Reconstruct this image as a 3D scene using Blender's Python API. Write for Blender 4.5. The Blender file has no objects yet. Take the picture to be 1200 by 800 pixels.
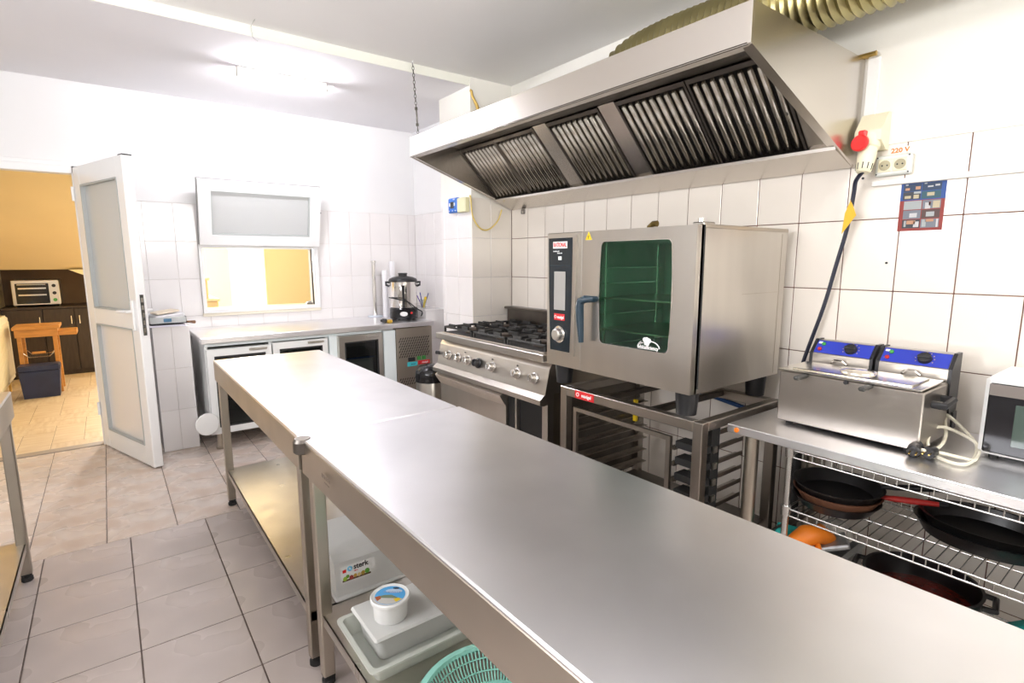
import bpy, math, random
from mathutils import Vector, Matrix
random.seed(7)
SC = bpy.context.scene
COL = SC.collection
PI = math.pi

# ------------------------------------------------------------------ camera
CAMH = 1.42
YAW, PITCH, ROLL, FPX = 0.6449070, 0.1507425, -0.0023301, 628.55
FW = Vector((math.sin(YAW)*math.cos(PITCH), math.cos(YAW)*math.cos(PITCH), -math.sin(PITCH)))
_r = Vector((math.cos(YAW), -math.sin(YAW), 0)); _u = _r.cross(FW)
RT = _r*math.cos(ROLL)+_u*math.sin(ROLL); UP = -_r*math.sin(ROLL)+_u*math.cos(ROLL)
cd = bpy.data.cameras.new('camera'); cam = bpy.data.objects.new('camera', cd); COL.objects.link(cam)
cd.sensor_width = 36; cd.lens = 36*FPX/1200; cd.clip_start = .02
cam.matrix_world = Matrix(((RT.x, UP.x, -FW.x, 0), (RT.y, UP.y, -FW.y, 0), (RT.z, UP.z, -FW.z, CAMH), (0, 0, 0, 1)))
SC.camera = cam
def ray(x, y): return RT*((x-600)/FPX)-UP*((y-400)/FPX)+FW
def atx(x, y, X): d = ray(x, y); q = d*(X/d.x); q.z += CAMH; return q
def aty(x, y, Y): d = ray(x, y); q = d*(Y/d.y); q.z += CAMH; return q
def atz(x, y, z): d = ray(x, y); q = d*((z-CAMH)/d.z); q.z += CAMH; return q

# ------------------------------------------------------------------ view, world, lights
SC.view_settings.view_transform = 'Standard'; SC.view_settings.look = 'None'
SC.view_settings.exposure = 0.95; SC.view_settings.gamma = 1; SC.view_settings.use_curve_mapping = False
SC.cycles.use_denoising = True
SC.cycles.max_bounces = 8
SC.cycles.sample_clamp_indirect = 6
W = bpy.data.worlds.new('world'); SC.world = W; W.use_nodes = True
W.node_tree.nodes['Background'].inputs[0].default_value = (.85, .93, 1, 1)
W.node_tree.nodes['Background'].inputs[1].default_value = 1.0
def area(name, loc, to, sx, sy, power, col=(1, 1, 1)):
    l = bpy.data.lights.new(name, 'AREA'); l.shape = 'RECTANGLE'; l.size = sx; l.size_y = sy; l.energy = power; l.color = col
    o = bpy.data.objects.new(name, l); COL.objects.link(o); o.location = loc
    o.rotation_euler = (Vector(to)-Vector(loc)).to_track_quat('-Z', 'Y').to_euler(); return o
# daylight standing in the openings of the windows behind the camera, on the left and in the hall
area('daylight_back_window', (.45, -2.26, 2.08), (.45, 2, 2.6), .9, .64, 22, (1, .96, .89))
area('daylight_back_window.001', (1.65, -2.26, 2.08), (1.65, 2, 2.6), .9, .64, 18, (1, .96, .89))
area('daylight_left_window', (-1.96, 1.4, 2.0), (2, 1.6, 2.9), 1.9, .8, 40, (.98, .97, 1))
area('daylight_hall_window', (.62, 9.30, 1.75), (-.2, 4.5, .4), .42, .9, 140, (1, .97, .92))
area('daylight_hall_window.001', (1.95, 9.30, 1.35), (1.6, 5, 1.2), .8, 1.5, 60, (1, .95, .86))

# ------------------------------------------------------------------ materials
MATS = {}
def mat(name, col, rough=.5, metal=0, var=0, vscale=6, bump=0, bscale=40, stretch=None, col2=None, rvar=0, spec=.5, emit=0, coat=0, trans=0):
    if name in MATS: return MATS[name]
    m = bpy.data.materials.new(name); m.use_nodes = True; nt = m.node_tree; b = nt.nodes['Principled BSDF']
    c = (*col, 1); b.inputs['Base Color'].default_value = c; b.inputs['Roughness'].default_value = rough
    b.inputs['Metallic'].default_value = metal; b.inputs['Specular IOR Level'].default_value = spec
    if coat: b.inputs['Coat Weight'].default_value = coat; b.inputs['Coat Roughness'].default_value = .08
    if trans: b.inputs['Transmission Weight'].default_value = trans
    if emit:
        b.inputs['Emission Color'].default_value = c; b.inputs['Emission Strength'].default_value = emit
    if var or bump or rvar or col2:
        tc = nt.nodes.new('ShaderNodeTexCoord'); mp = nt.nodes.new('ShaderNodeMapping')
        nt.links.new(tc.outputs['Object'], mp.inputs[0])
        if stretch: mp.inputs['Scale'].default_value = stretch
        n = nt.nodes.new('ShaderNodeTexNoise'); n.inputs['Scale'].default_value = vscale; n.inputs['Detail'].default_value = 2; n.inputs['Roughness'].default_value = .45
        nt.links.new(mp.outputs[0], n.inputs['Vector'])
        if var or col2:
            mx = nt.nodes.new('ShaderNodeMix'); mx.data_type = 'RGBA'
            c2 = col2 if col2 else tuple(max(0, v*(1-var)) for v in col)
            mx.inputs[6].default_value = c; mx.inputs[7].default_value = (*c2, 1)
            rp = nt.nodes.new('ShaderNodeMapRange'); rp.inputs[1].default_value = .22; rp.inputs[2].default_value = .78; rp.interpolation_type = 'SMOOTHSTEP'
            nt.links.new(n.outputs['Fac'], rp.inputs[0]); nt.links.new(rp.outputs[0], mx.inputs[0])
            nt.links.new(mx.outputs[2], b.inputs['Base Color'])
        if rvar:
            rr = nt.nodes.new('ShaderNodeMapRange'); rr.inputs[1].default_value = .2; rr.inputs[2].default_value = .8; rr.interpolation_type = 'SMOOTHSTEP'
            rr.inputs[3].default_value = max(.02, rough-rvar); rr.inputs[4].default_value = rough+rvar
            nt.links.new(n.outputs['Fac'], rr.inputs[0]); nt.links.new(rr.outputs[0], b.inputs['Roughness'])
        if bump:
            n2 = nt.nodes.new('ShaderNodeTexNoise'); n2.inputs['Scale'].default_value = bscale; n2.inputs['Detail'].default_value = 3
            nt.links.new(mp.outputs[0], n2.inputs['Vector'])
            bp = nt.nodes.new('ShaderNodeBump'); bp.inputs['Strength'].default_value = bump; bp.inputs['Distance'].default_value = .002
            nt.links.new(n2.outputs['Fac'], bp.inputs['Height']); nt.links.new(bp.outputs[0], b.inputs['Normal'])
    MATS[name] = m; return m
def glassmat(name, tint, gloss_rough=.02, body=0., bodycol=(1, 1, 1), ior=1.5):
    """thin pane: tinted see-through with fresnel reflection and some diffuse body"""
    m = bpy.data.materials.new(name); m.use_nodes = True; nt = m.node_tree; nt.nodes.clear()
    o = nt.nodes.new('ShaderNodeOutputMaterial'); t = nt.nodes.new('ShaderNodeBsdfTransparent'); t.inputs[0].default_value = (*tint, 1)
    g = nt.nodes.new('ShaderNodeBsdfGlossy'); g.inputs['Roughness'].default_value = gloss_rough
    f = nt.nodes.new('ShaderNodeFresnel'); f.inputs[0].default_value = ior
    d = nt.nodes.new('ShaderNodeBsdfDiffuse'); d.inputs[0].default_value = (*bodycol, 1)
    a = nt.nodes.new('ShaderNodeMixShader'); a.inputs[0].default_value = body
    nt.links.new(t.outputs[0], a.inputs[1]); nt.links.new(d.outputs[0], a.inputs[2])
    ge = nt.nodes.new('ShaderNodeNewGeometry'); k = nt.nodes.new('ShaderNodeMath'); k.operation = 'SUBTRACT'; k.inputs[0].default_value = 1   # reflect at the outer face only
    nt.links.new(ge.outputs['Backfacing'], k.inputs[1]); k2 = nt.nodes.new('ShaderNodeMath'); k2.operation = 'MULTIPLY'
    nt.links.new(f.outputs[0], k2.inputs[0]); nt.links.new(k.outputs[0], k2.inputs[1])
    x = nt.nodes.new('ShaderNodeMixShader'); nt.links.new(k2.outputs[0], x.inputs[0]); nt.links.new(a.outputs[0], x.inputs[1]); nt.links.new(g.outputs[0], x.inputs[2])
    nt.links.new(x.outputs[0], o.inputs[0]); MATS[name] = m; return m
steel = mat('steel', (.60, .57, .52), .30, 1, var=.05, vscale=2, stretch=(6, 6, .4), rvar=.03)
steelh = mat('steel_brushed_along', (.62, .58, .53), .30, 1, var=.05, vscale=2, stretch=(6, .4, 6), rvar=.03)
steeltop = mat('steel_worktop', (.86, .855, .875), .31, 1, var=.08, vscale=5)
steelshade = mat('steel_low_light', (.40, .365, .325), .30, 1)  # steel darkened for the low light around the stand and fryer
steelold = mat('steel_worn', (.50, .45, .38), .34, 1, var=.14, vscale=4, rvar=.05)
steelhood = mat('steel_hood', (.64, .60, .55), .27, 1)
steeldark = mat('steel_dark_shade', (.20, .18, .16), .36, 1, var=.3, vscale=5, rvar=.08)  # steel darkened for the shade under the hood, reused on other parts
steelslat = mat('steel_filter_slat', (.52, .49, .44), .22, 1, var=.2, vscale=8)
chrome = mat('chrome', (.82, .80, .77), .10, 1)
galv = mat('chrome_wire', (.66, .66, .64), .26, 1)
iron = mat('cast_iron', (.018, .017, .016), .55, 0, bump=.2, bscale=60)
black = mat('black_plastic', (.015, .015, .017), .38)
blackg = mat('black_gloss', (.010, .010, .012), .12)
blackmatt = mat('black_matt_metal', (.012, .012, .012), .6)
nonstick = mat('nonstick_coating', (.014, .013, .013), .33, 0, var=.4, vscale=12)
rubber = mat('rubber', (.02, .02, .02), .7)
whitepl = mat('white_plastic', (.83, .83, .81), .35)
pvc = mat('white_pvc', (.86, .86, .85), .28, coat=.2)
cream = mat('cream_plastic', (.80, .75, .55), .4)
greyp = mat('pale_grey_plastic', (.66, .68, .64), .4)
wallw = mat('wall_paint', (.86, .855, .85), .8, var=.03, vscale=2, bump=.03, bscale=80)
wallc = mat('wall_paint_cream', (.86, .84, .77), .8, var=.05, vscale=2, bump=.03, bscale=80)
ceilm = mat('ceiling_paint', (.93, .92, .90), .85, var=.04, vscale=1.5)
ceill = mat('ceiling_paint_far', (.86, .85, .87), .85, var=.03, vscale=1.5)
stepm = mat('ceiling_step_paint', (.85, .85, .76), .8)
tilew = mat('wall_tile_cream', (.85, .79, .71), .16, var=.05, vscale=3, coat=.3)
tilef = mat('wall_tile_white', (.88, .85, .84), .14, var=.04, vscale=3, coat=.3)
groutb = mat('grout_brown', (.20, .09, .065), .9, var=.4, vscale=9)
groutl = mat('grout_pale', (.78, .74, .71), .9, var=.2, vscale=9)
groutf = mat('grout_floor', (.16, .12, .10), .9, var=.4, vscale=9)
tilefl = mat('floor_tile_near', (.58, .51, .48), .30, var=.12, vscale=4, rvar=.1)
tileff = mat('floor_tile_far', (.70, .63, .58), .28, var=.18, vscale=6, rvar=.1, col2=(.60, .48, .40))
plankm = mat('hall_plank', (.74, .62, .47), .4, col2=(.60, .46, .31), vscale=5, stretch=(1, 6, 1))
hally = mat('hall_paint_yellow', (.70, .58, .36), .8, var=.06, vscale=2)
hallc = mat('hall_paint_pale', (.88, .78, .52), .8)
hallb = mat('hall_wall_brown', (.20, .13, .08), .7, var=.2, vscale=4)
wood_d = mat('dark_wood', (.045, .030, .022), .45, var=.4, vscale=7, stretch=(6, 6, 1))
wood_o = mat('orange_wood', (.62, .28, .06), .4, var=.25, vscale=8, stretch=(1, 6, 6))
navy = mat('navy_plastic', (.018, .028, .085), .35, var=.3, vscale=8)
red = mat('red_plastic', (.75, .02, .02), .32)
redl = mat('red_label', (.62, .02, .025), .4)
blue = mat('blue_panel', (.03, .05, .42), .3)
bluep = mat('blue_plastic', (.03, .17, .62), .35)
slate = mat('slate_blue_plastic', (.018, .038, .055), .34)
slatep = mat('control_panel_blue', (.008, .015, .022), .25)
dispm = mat('grey_display', (.36, .35, .33), .25)
white = mat('white_print', (.88, .88, .86), .5)
ink = mat('black_print', (.02, .02, .02), .5)
orangep = mat('orange_print', (.85, .20, .03), .5)
yellowp = mat('yellow_plastic', (.85, .60, .02), .4)
yellowt = mat('yellow_tag', (.90, .50, .04), .5)
orange = mat('orange_rubber', (.85, .22, .01), .45, var=.2, vscale=10, bump=.2, bscale=20)
teal = mat('teal_cloth', (.02, .42, .38), .7, var=.3, vscale=14, bump=.4, bscale=30)
mint = mat('mint_plastic', (.30, .66, .56), .35)
brass = mat('brass', (.65, .45, .14), .3, 1, var=.3, vscale=20)
ductm = mat('duct_foil', (.44, .39, .20), .32, 1, var=.25, vscale=5)
brownpan = mat('brown_enamel', (.16, .07, .04), .35)
redhandle = mat('red_bakelite', (.42, .02, .015), .4)
sauce = mat('tomato_sauce', (.14, .015, .010), .25, var=.4, vscale=20, bump=.4, bscale=30)
paper = mat('paper', (.85, .84, .86), .7)
cyan = mat('cyan_print', (.06, .55, .62), .4)
greenl = mat('green_lamp', (.05, .30, .06), .4)
tubem = mat('fluorescent_tube', (.95, .93, 1), .5, emit=120)
frosty = mat('frosted_plastic', (.84, .84, .81), .35, trans=.35)
frosty2 = mat('frosted_plastic_pale', (.80, .83, .76), .35, trans=.4)
glass = glassmat('clear_glass', (.93, .95, .94), .01, .04)
doorglass = glassmat('door_glass', (.80, .84, .84), .03, .80, (.68, .71, .71))
greenglass = glassmat('oven_glass', (.64, .87, .74), .02, .03, (.02, .10, .06), 1.5)
darkglass = glassmat('fridge_glass', (.45, .47, .46), .02, .06, (.05, .05, .05))

# ------------------------------------------------------------------ helpers
ORI = {}
class MB:
    def __init__(s, M=None): s.v = []; s.f = []; s.mi = []; s.M = M; s.cur = 0
    def add(s, vs, fs):
        n = len(s.v)
        for p in vs:
            p = Vector(p); s.v.append(s.M @ p if s.M else p)
        for f in fs: s.f.append([i+n for i in f]); s.mi.append(s.cur)
        return s
    def box(s, x0, x1, y0, y1, z0, z1, b=0):
        if x0 > x1: x0, x1 = x1, x0
        if y0 > y1: y0, y1 = y1, y0
        if z0 > z1: z0, z1 = z1, z0
        b = min(b, (x1-x0)*.45, (y1-y0)*.45, (z1-z0)*.45)
        if b <= 0:
            s.add([(x, y, z) for z in (z0, z1) for y in (y0, y1) for x in (x0, x1)],
                  [(0, 2, 3, 1), (4, 5, 7, 6), (0, 1, 5, 4), (2, 6, 7, 3), (0, 4, 6, 2), (1, 3, 7, 5)]); return s
        vs = []; ix = {}
        lo = (x0, y0, z0); hi = (x1, y1, z1)
        for c in [(i, j, k) for i in (0, 1) for j in (0, 1) for k in (0, 1)]:
            for a in range(3):
                p = []
                for d in range(3):
                    base = hi[d] if c[d] else lo[d]
                    p.append(base if d == a else base+(-b if c[d] else b))
                ix[(c, a)] = len(vs); vs.append(p)
        fs = []
        for a in range(3):
            o = [d for d in range(3) if d != a]
            for sd in (0, 1):
                L = []
                for (i, j) in ((0, 0), (1, 0), (1, 1), (0, 1)):
                    c = [0, 0, 0]; c[a] = sd; c[o[0]] = i; c[o[1]] = j; L.append(ix[(tuple(c), a)])
                flip = (a == 1) ^ (sd == 0)
                fs.append(L[::-1] if flip else L)
        for a in range(3):            # edges along axis a
            o = [d for d in range(3) if d != a]
            for i in (0, 1):
                for j in (0, 1):
                    c0 = [0, 0, 0]; c1 = [0, 0, 0]; c0[o[0]] = c1[o[0]] = i; c0[o[1]] = c1[o[1]] = j; c1[a] = 1
                    c0 = tuple(c0); c1 = tuple(c1)
                    fs.append([ix[(c0, o[0])], ix[(c1, o[0])], ix[(c1, o[1])], ix[(c0, o[1])]])
        for c in [(i, j, k) for i in (0, 1) for j in (0, 1) for k in (0, 1)]:
            fs.append([ix[(c, 0)], ix[(c, 1)], ix[(c, 2)]])
        return s.add(vs, fs)
    def cyl(s, p0, p1, r0, r1=None, n=16, cap=True):
        return s.tube([p0, p1], [r0, r0 if r1 is None else r1], n, cap=cap)
    def tube(s, pts, r, n=8, closed=False, cap=True):
        P = [Vector(p) for p in pts]; m = len(P)
        R = r if isinstance(r, (list, tuple)) else [r]*m
        T = []
        for i in range(m):
            a = P[(i-1) % m] if (closed or i > 0) else P[i]; b = P[(i+1) % m] if (closed or i < m-1) else P[i]
            T.append((b-a).normalized())
        t = T[0]; nrm = t.orthogonal().normalized(); vs = []
        for i in range(m):
            if i > 0:
                q = T[i-1].rotation_difference(T[i]); nrm = (q @ nrm)
                nrm = (nrm - T[i]*nrm.dot(T[i])).normalized()
            bn = T[i].cross(nrm)
            for k in range(n):
                a = 2*PI*k/n; vs.append(P[i]+(nrm*math.cos(a)+bn*math.sin(a))*R[i])
        fs = []
        for i in range(m if closed else m-1):
            j = (i+1) % m
            for k in range(n): fs.append([i*n+k, i*n+(k+1) % n, j*n+(k+1) % n, j*n+k])
        if cap and not closed:
            fs.append(list(range(n))[::-1]); fs.append([(m-1)*n+k for k in range(n)])
        return s.add(vs, fs)
    def lathe(s, prof, c=(0, 0, 0), n=24, axis=None, cap=True):
        A = Vector(axis).normalized() if axis else Vector((0, 0, 1)); e = A.orthogonal().normalized(); g = A.cross(e); c = Vector(c)
        vs = []; m = len(prof)
        for (r, h) in prof:
            for k in range(n):
                a = 2*PI*k/n; vs.append(c+A*h+(e*math.cos(a)+g*math.sin(a))*r)
        fs = []
        for i in range(m-1):
            for k in range(n): fs.append([i*n+k, i*n+(k+1) % n, (i+1)*n+(k+1) % n, (i+1)*n+k])
        if cap:
            if prof[0][0] > 1e-5: fs.append(list(range(n))[::-1])
            if prof[-1][0] > 1e-5: fs.append([(m-1)*n+k for k in range(n)])
        return s.add(vs, fs)
    def prism(s, poly, axis, a0, a1):
        """poly: 2d points; axis 'x': (y,z); 'y': (x,z); 'z': (x,y)"""
        def P(q, a): return {'x': (a, q[0], q[1]), 'y': (q[0], a, q[1]), 'z': (q[0], q[1], a)}[axis]
        n = len(poly)
        return s.add([P(q, a0) for q in poly]+[P(q, a1) for q in poly],
                     [list(range(n))[::-1], [n+i for i in range(n)]]+[[i, (i+1) % n, n+(i+1) % n, n+i] for i in range(n)])
    def ring(s, outer, inner, axis, a0, a1):
        """frame between two outlines with the same number of points, extruded"""
        def P(q, a): return {'x': (a, q[0], q[1]), 'y': (q[0], a, q[1]), 'z': (q[0], q[1], a)}[axis]
        n = len(outer); vs = [P(q, a0) for q in outer]+[P(q, a0) for q in inner]+[P(q, a1) for q in outer]+[P(q, a1) for q in inner]
        fs = []
        for i in range(n):
            j = (i+1) % n
            fs += [[i, j, n+j, n+i], [2*n+i, 3*n+i, 3*n+j, 2*n+j], [i, 2*n+i, 2*n+j, j], [n+i, n+j, 3*n+j, 3*n+i]]
        return s.add(vs, fs)
    def poly(s, pts): return s.add(pts, [list(range(len(pts)))])
    def build(s, name, m, parent=None, smooth=None, origin=None):
        me = bpy.data.meshes.new(name)
        if parent is not None: o0 = ORI[parent.name]
        elif origin is not None: o0 = Vector(origin)
        else:
            xs = [p.x for p in s.v]; ys = [p.y for p in s.v]; zs = [p.z for p in s.v]
            o0 = Vector(((min(xs)+max(xs))/2, (min(ys)+max(ys))/2, min(zs)))
        me.from_pydata([p-o0 for p in s.v], [], s.f)
        for mm in (m if isinstance(m, list) else [m]): me.materials.append(mm)
        for p, i in zip(me.polygons, s.mi): p.material_index = i
        import bmesh
        bm = bmesh.new(); bm.from_mesh(me); bmesh.ops.recalc_face_normals(bm, faces=bm.faces); bm.to_mesh(me); bm.free()
        if smooth:
            me.shade_smooth(); me.set_sharp_from_angle(angle=math.radians(smooth if smooth is not True else 35))
        ob = bpy.data.objects.new(name, me); COL.objects.link(ob)
        if parent is not None: ob.parent = parent
        else: ob.location = o0
        ORI[ob.name] = o0
        return ob
def tag(o, label, cat, group=None, kind=None):
    o['label'] = label; o['category'] = cat
    if group: o['group'] = group
    if kind: o['kind'] = kind
    return o
def thing(name, label, cat, loc, group=None):
    o = bpy.data.objects.new(name, None); COL.objects.link(o); o.location = loc; o.empty_display_size = .05
    ORI[o.name] = Vector(loc); return tag(o, label, cat, group)
def struct(o, label, cat=None):
    o['kind'] = 'structure'; o['label'] = label
    if cat: o['category'] = cat
    return o
XR = (Vector((0, -1, 0)), Vector((0, 0, 1)))      # for things facing -X
XF = (Vector((1, 0, 0)), Vector((0, 0, 1)))       # for things facing -Y
def text(name, s, size, m, parent, pos, axes, depth=.0006, align='CENTER', bold=0, width=None):
    cu = bpy.data.curves.new(name, 'FONT'); cu.body = s; cu.size = size; cu.extrude = depth; cu.align_x = align; cu.align_y = 'CENTER'
    cu.offset = bold; cu.resolution_u = 3
    tmp = bpy.data.objects.new('tmp', cu); COL.objects.link(tmp)
    me = bpy.data.meshes.new_from_object(tmp, depsgraph=bpy.context.evaluated_depsgraph_get())
    bpy.data.objects.remove(tmp); bpy.data.curves.remove(cu)
    U, V = axes; N = U.cross(V); P = Vector(pos)-ORI[parent.name]
    xs = [v.co.x for v in me.vertices]; k = width/(max(xs)-min(xs)) if width else 1
    for v in me.vertices:
        c = v.co.copy(); v.co = P+U*c.x*k+V*c.y+N*c.z
    me.name = name; me.materials.clear(); me.materials.append(m)
    ob = bpy.data.objects.new(name, me); COL.objects.link(ob); ob.parent = parent; ORI[ob.name] = ORI[parent.name]
    return ob
def strokes(name, m, parent, pos, axes, w, h, n, off=.0006):
    """a line of print too small to read: short uneven strokes"""
    U, V = Vector(axes[0]), Vector(axes[1]); N = U.cross(V).normalized(); P = Vector(pos)+N*off; b = MB(); p = w/n
    for k in range(n):
        x = -w/2+p*k; a = random.uniform(.5, .85)*p; t = random.uniform(.75, 1)*h
        b.poly([P+U*x-V*h/2, P+U*(x+a)-V*h/2, P+U*(x+a)+V*(t-h/2), P+U*x+V*(t-h/2)])
    return b.build(name, m, parent)
# tiles -----------------------------------------------------------------
TM = {}
def tile_mesh(w, h, t, m):
    k = (round(w, 3), round(h, 3), t, m.name)
    if k not in TM:
        b = MB(); b.box(-w/2, w/2, -h/2, h/2, -t, 0, .0016)
        me = bpy.data.meshes.new('tile'); me.from_pydata(b.v, [], b.f); me.materials.append(m)
        TM[k] = me
    return TM[k]
def put_piece(parent, me, pos, U, V, N, name='tile'):
    o = bpy.data.objects.new(name, me); COL.objects.link(o); o.parent = parent
    p = Vector(pos)-ORI[parent.name]
    o.matrix_local = Matrix(((U.x, V.x, N.x, p.x), (U.y, V.y, N.y, p.y), (U.z, V.z, N.z, p.z), (0, 0, 0, 1)))
    return o
def cut(rects, hole):
    out = []
    for (a, b, c, d) in rects:
        e, f, g, h = hole
        if e >= b or f <= a or g >= d or h <= c: out.append((a, b, c, d)); continue
        if a < e: out.append((a, e, c, d))
        if f < b: out.append((f, b, c, d))
        a2, b2 = max(a, e), min(b, f)
        if c < g: out.append((a2, b2, c, g))
        if h < d: out.append((a2, b2, h, d))
    return out
def tiles(parent, O, U, V, us, vs, tw, th, uo, vo, m, holes=(), joint=.004, t=.006):
    O, U, V = Vector(O), Vector(U), Vector(V); N = U.cross(V)
    i0 = math.floor((us[0]-uo)/tw); i1 = math.ceil((us[1]-uo)/tw); j0 = math.floor((vs[0]-vo)/th); j1 = math.ceil((vs[1]-vo)/th)
    for j in range(j0, j1):
        for i in range(i0, i1):
            R = [(max(us[0], uo+i*tw+joint/2), min(us[1], uo+(i+1)*tw-joint/2), max(vs[0], vo+j*th+joint/2), min(vs[1], vo+(j+1)*th-joint/2))]
            for h in holes: R = cut(R, h)
            for (a, b, c, d) in R:
                if b-a < .012 or d-c < .012: continue
                jit = random.uniform(-.0004, .0004)
                put_piece(parent, tile_mesh(b-a, d-c, t, m), O+U*((a+b)/2)+V*((c+d)/2)+N*jit, U, V, N)

# ------------------------------------------------------------------ room shell
XW, YF, XB = 2.66, 5.16, 2.62            # right wall, far wall, right wall behind the pillar
PX, PY0, PY1 = 2.28, 3.54, 4.0           # pillar
XL, YB = -1.9, -2.2
ZL, ZU, YS = 2.695, 2.755, 3.55
TJ = .0035                               # how far tile faces stand proud of grout
fl = struct(MB().box(XL, 2.75, YB, YF+.06, -.10, -.0025).build('floor', groutf, origin=(0, 0, -.1)), 'beige ceramic tile floor of the kitchen with dark joints')
X3 = ((1, 0, 0), (0, 1, 0))
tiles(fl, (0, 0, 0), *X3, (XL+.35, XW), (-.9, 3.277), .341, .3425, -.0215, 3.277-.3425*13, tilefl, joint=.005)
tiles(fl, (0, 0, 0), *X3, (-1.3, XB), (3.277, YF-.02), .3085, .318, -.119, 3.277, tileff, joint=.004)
wr = struct(MB().box(XW+TJ, XW+.15, YB, PY0+.02, -.02, ZU+.03).build('wall_right', [groutb], origin=(XW, 0, 0)), 'right kitchen wall tiled in cream below bright paint')
mb = MB(); mb.box(XW-.001, XW+.05, YB, PY0, 1.892, ZU+.01); mb.build('paint', wallc, wr)
tiles(wr, (XW, 0, 0), (0, -1, 0), (0, 0, 1), (-PY0+.004, .6), (0, 1.893), .2065, .3045, -3.214*.7789, .0665, tilew)
wf = MB()
DX0, DX1, DZ = -1.0, -.075, 2.10         # door opening
WX0, WX1, WZ0, WZ1 = .66, 1.555, 1.0, 1.525   # serving window
def wall_far_body(mb, y0, y1, z0=-.02, z1=ZU+.03):
    mb.box(XL, DX0, y0, y1, z0, z1); mb.box(DX0, DX1, y0, y1, DZ, z1)
    mb.box(DX1, WX0, y0, y1, z0, z1); mb.box(WX0, WX1, y0, y1, z0, WZ0); mb.box(WX0, WX1, y0, y1, WZ1, z1); mb.box(WX1, XB+.1, y0, y1, z0, z1)
wall_far_body(wf, YF+TJ, YF+.12)
wfo = struct(wf.build('wall_far', groutl, origin=(0, YF, 0)), 'far kitchen wall with white tiles, doorway and serving window')
mb = MB(); mb.box(XL, DX0, YF-.001, YF+.02, 1.88, ZU); mb.box(DX0, DX1, YF-.001, YF+.02, DZ, ZU); mb.box(DX1, XB, YF-.001, YF+.02, 1.88, ZU); mb.build('paint', wallw, wfo)
mb = MB(); mb.box(XL, 1.5, YF+.121, YF+.125, DZ, ZU); mb.box(DX1, WX0, YF+.121, YF+.125, 0, ZU); mb.build('hall_paint', hallc, wfo)
tiles(wfo, (0, YF, 0), (1, 0, 0), (0, 0, 1), (-1.45, XB), (0, 1.878), .2065, .3045, .065, .052, tilef, joint=.003,
      holes=((DX0, DX1, -1, DZ), (WX0-.03, WX1+.045, WZ0-.02, WZ1+.03)))
wb = struct(MB().box(XB+TJ, XB+.15, PY1, YF+.1, -.02, ZL+.05).build('wall_alcove', groutl, origin=(XB, 4.5, 0)), 'short tiled side wall between the pillar and the far wall')
MB().box(XB-.001, XB+.03, PY1, YF, 1.88, ZL).build('paint', wallw, wb)
tiles(wb, (XB, 0, 0), (0, -1, 0), (0, 0, 1), (-YF, -PY1), (0, 1.878), .2065, .3045, -YF, .052, tilef, joint=.003)
pl = struct(MB().box(PX+TJ, XW+.1, PY0+TJ, PY1, -.02, ZL+.1).build('wall_pillar', groutl, origin=(PX, PY0, 0)), 'tiled pillar that juts out beside the gas range')
mb = MB(); mb.box(PX-.001, XW, PY0-.001, PY1+.001, 1.892, ZL+.06); mb.build('paint', wallc, pl)
tiles(pl, (PX, 0, 0), (0, -1, 0), (0, 0, 1), (-PY1, -PY0), (0, 1.893), .2065, .3045, -PY0-.2065*5, .0665, tilef, joint=.0035)
tiles(pl, (0, PY0, 0), (1, 0, 0), (0, 0, 1), (PX, XW), (0, 1.893), .2065, .3045, PX-.03, .0665, tilew, joint=.0035)
hp = struct(MB().box(.233+TJ, .466-TJ, 4.64+TJ, YF, -.02, .936).build('wall_stub', groutl, origin=(.35, 4.9, 0)), 'low tiled half wall between the door and the counter')
for (O, U, us) in (((0, 4.64, 0), (1, 0, 0), (.233, .466)), ((.233, 0, 0), (0, -1, 0), (-YF, -4.64)), ((.466, 0, 0), (0, 1, 0), (4.64, YF))):
    tiles(hp, O, U, (0, 0, 1), us, (0, .938), .2065, .3145, us[0]-.09 if U[0] else us[0], -.002, tilef, joint=.003)
MB().box(.233, .466, 4.64, YF, .934, .942, .001).build('cap_tile', tilef, hp)
wl = MB()
for (a, b) in ((YB-.1, .45), (2.35, 5.3)): wl.box(XL-.12, XL, a, b, -.02, ZU+.05)
wl.box(XL-.12, XL, .45, 2.35, -.02, 1.6); wl.box(XL-.12, XL, .45, 2.35, 2.4, ZU+.05)
struct(wl.build('wall_left', wallw), 'left kitchen wall with a wide high window')
bw = MB()
xs = [XL-.1, 0, .9, 1.2, 2.1, XW+.15]
for i in (0, 2, 4): bw.box(xs[i], xs[i+1], YB-.12, YB, -.02, ZU+.05)
for i in (1, 3): bw.box(xs[i], xs[i+1], YB-.12, YB, -.02, 1.76); bw.box(xs[i], xs[i+1], YB-.12, YB, 2.40, ZU+.05)
struct(bw.build('wall_back', wallw), 'back kitchen wall with two high windows')
ce = struct(MB().box(XL-.1, XW+.15, YB-.1, YS, ZU, ZU+.1).build('ceiling', ceilm), 'painted kitchen ceiling over the work tables')
ce2 = struct(MB().box(XL-.1, XW+.15, YS+.002, YF+.1, ZL, ZL+.1).build('ceiling', ceill), 'slightly lower painted ceiling over the fridge counter')
struct(MB().box(XL-.1, XW, YS-.004, YS, ZL, ZU, .0).build('trim_1', stepm), 'pale strip where the ceiling steps down')
n = thing('ceiling_hook_wire', 'thin bent wire hanging from the ceiling step', 'wire', (.83, YS-.03, ZU-.08))
MB().tube([(.80, YS-.1, ZU), (.79, YS-.04, ZU-.02), (.80, YS-.02, ZU-.07), (.825, YS-.02, ZU-.085)], .0025, 6).build('wire', galv, n)

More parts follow.
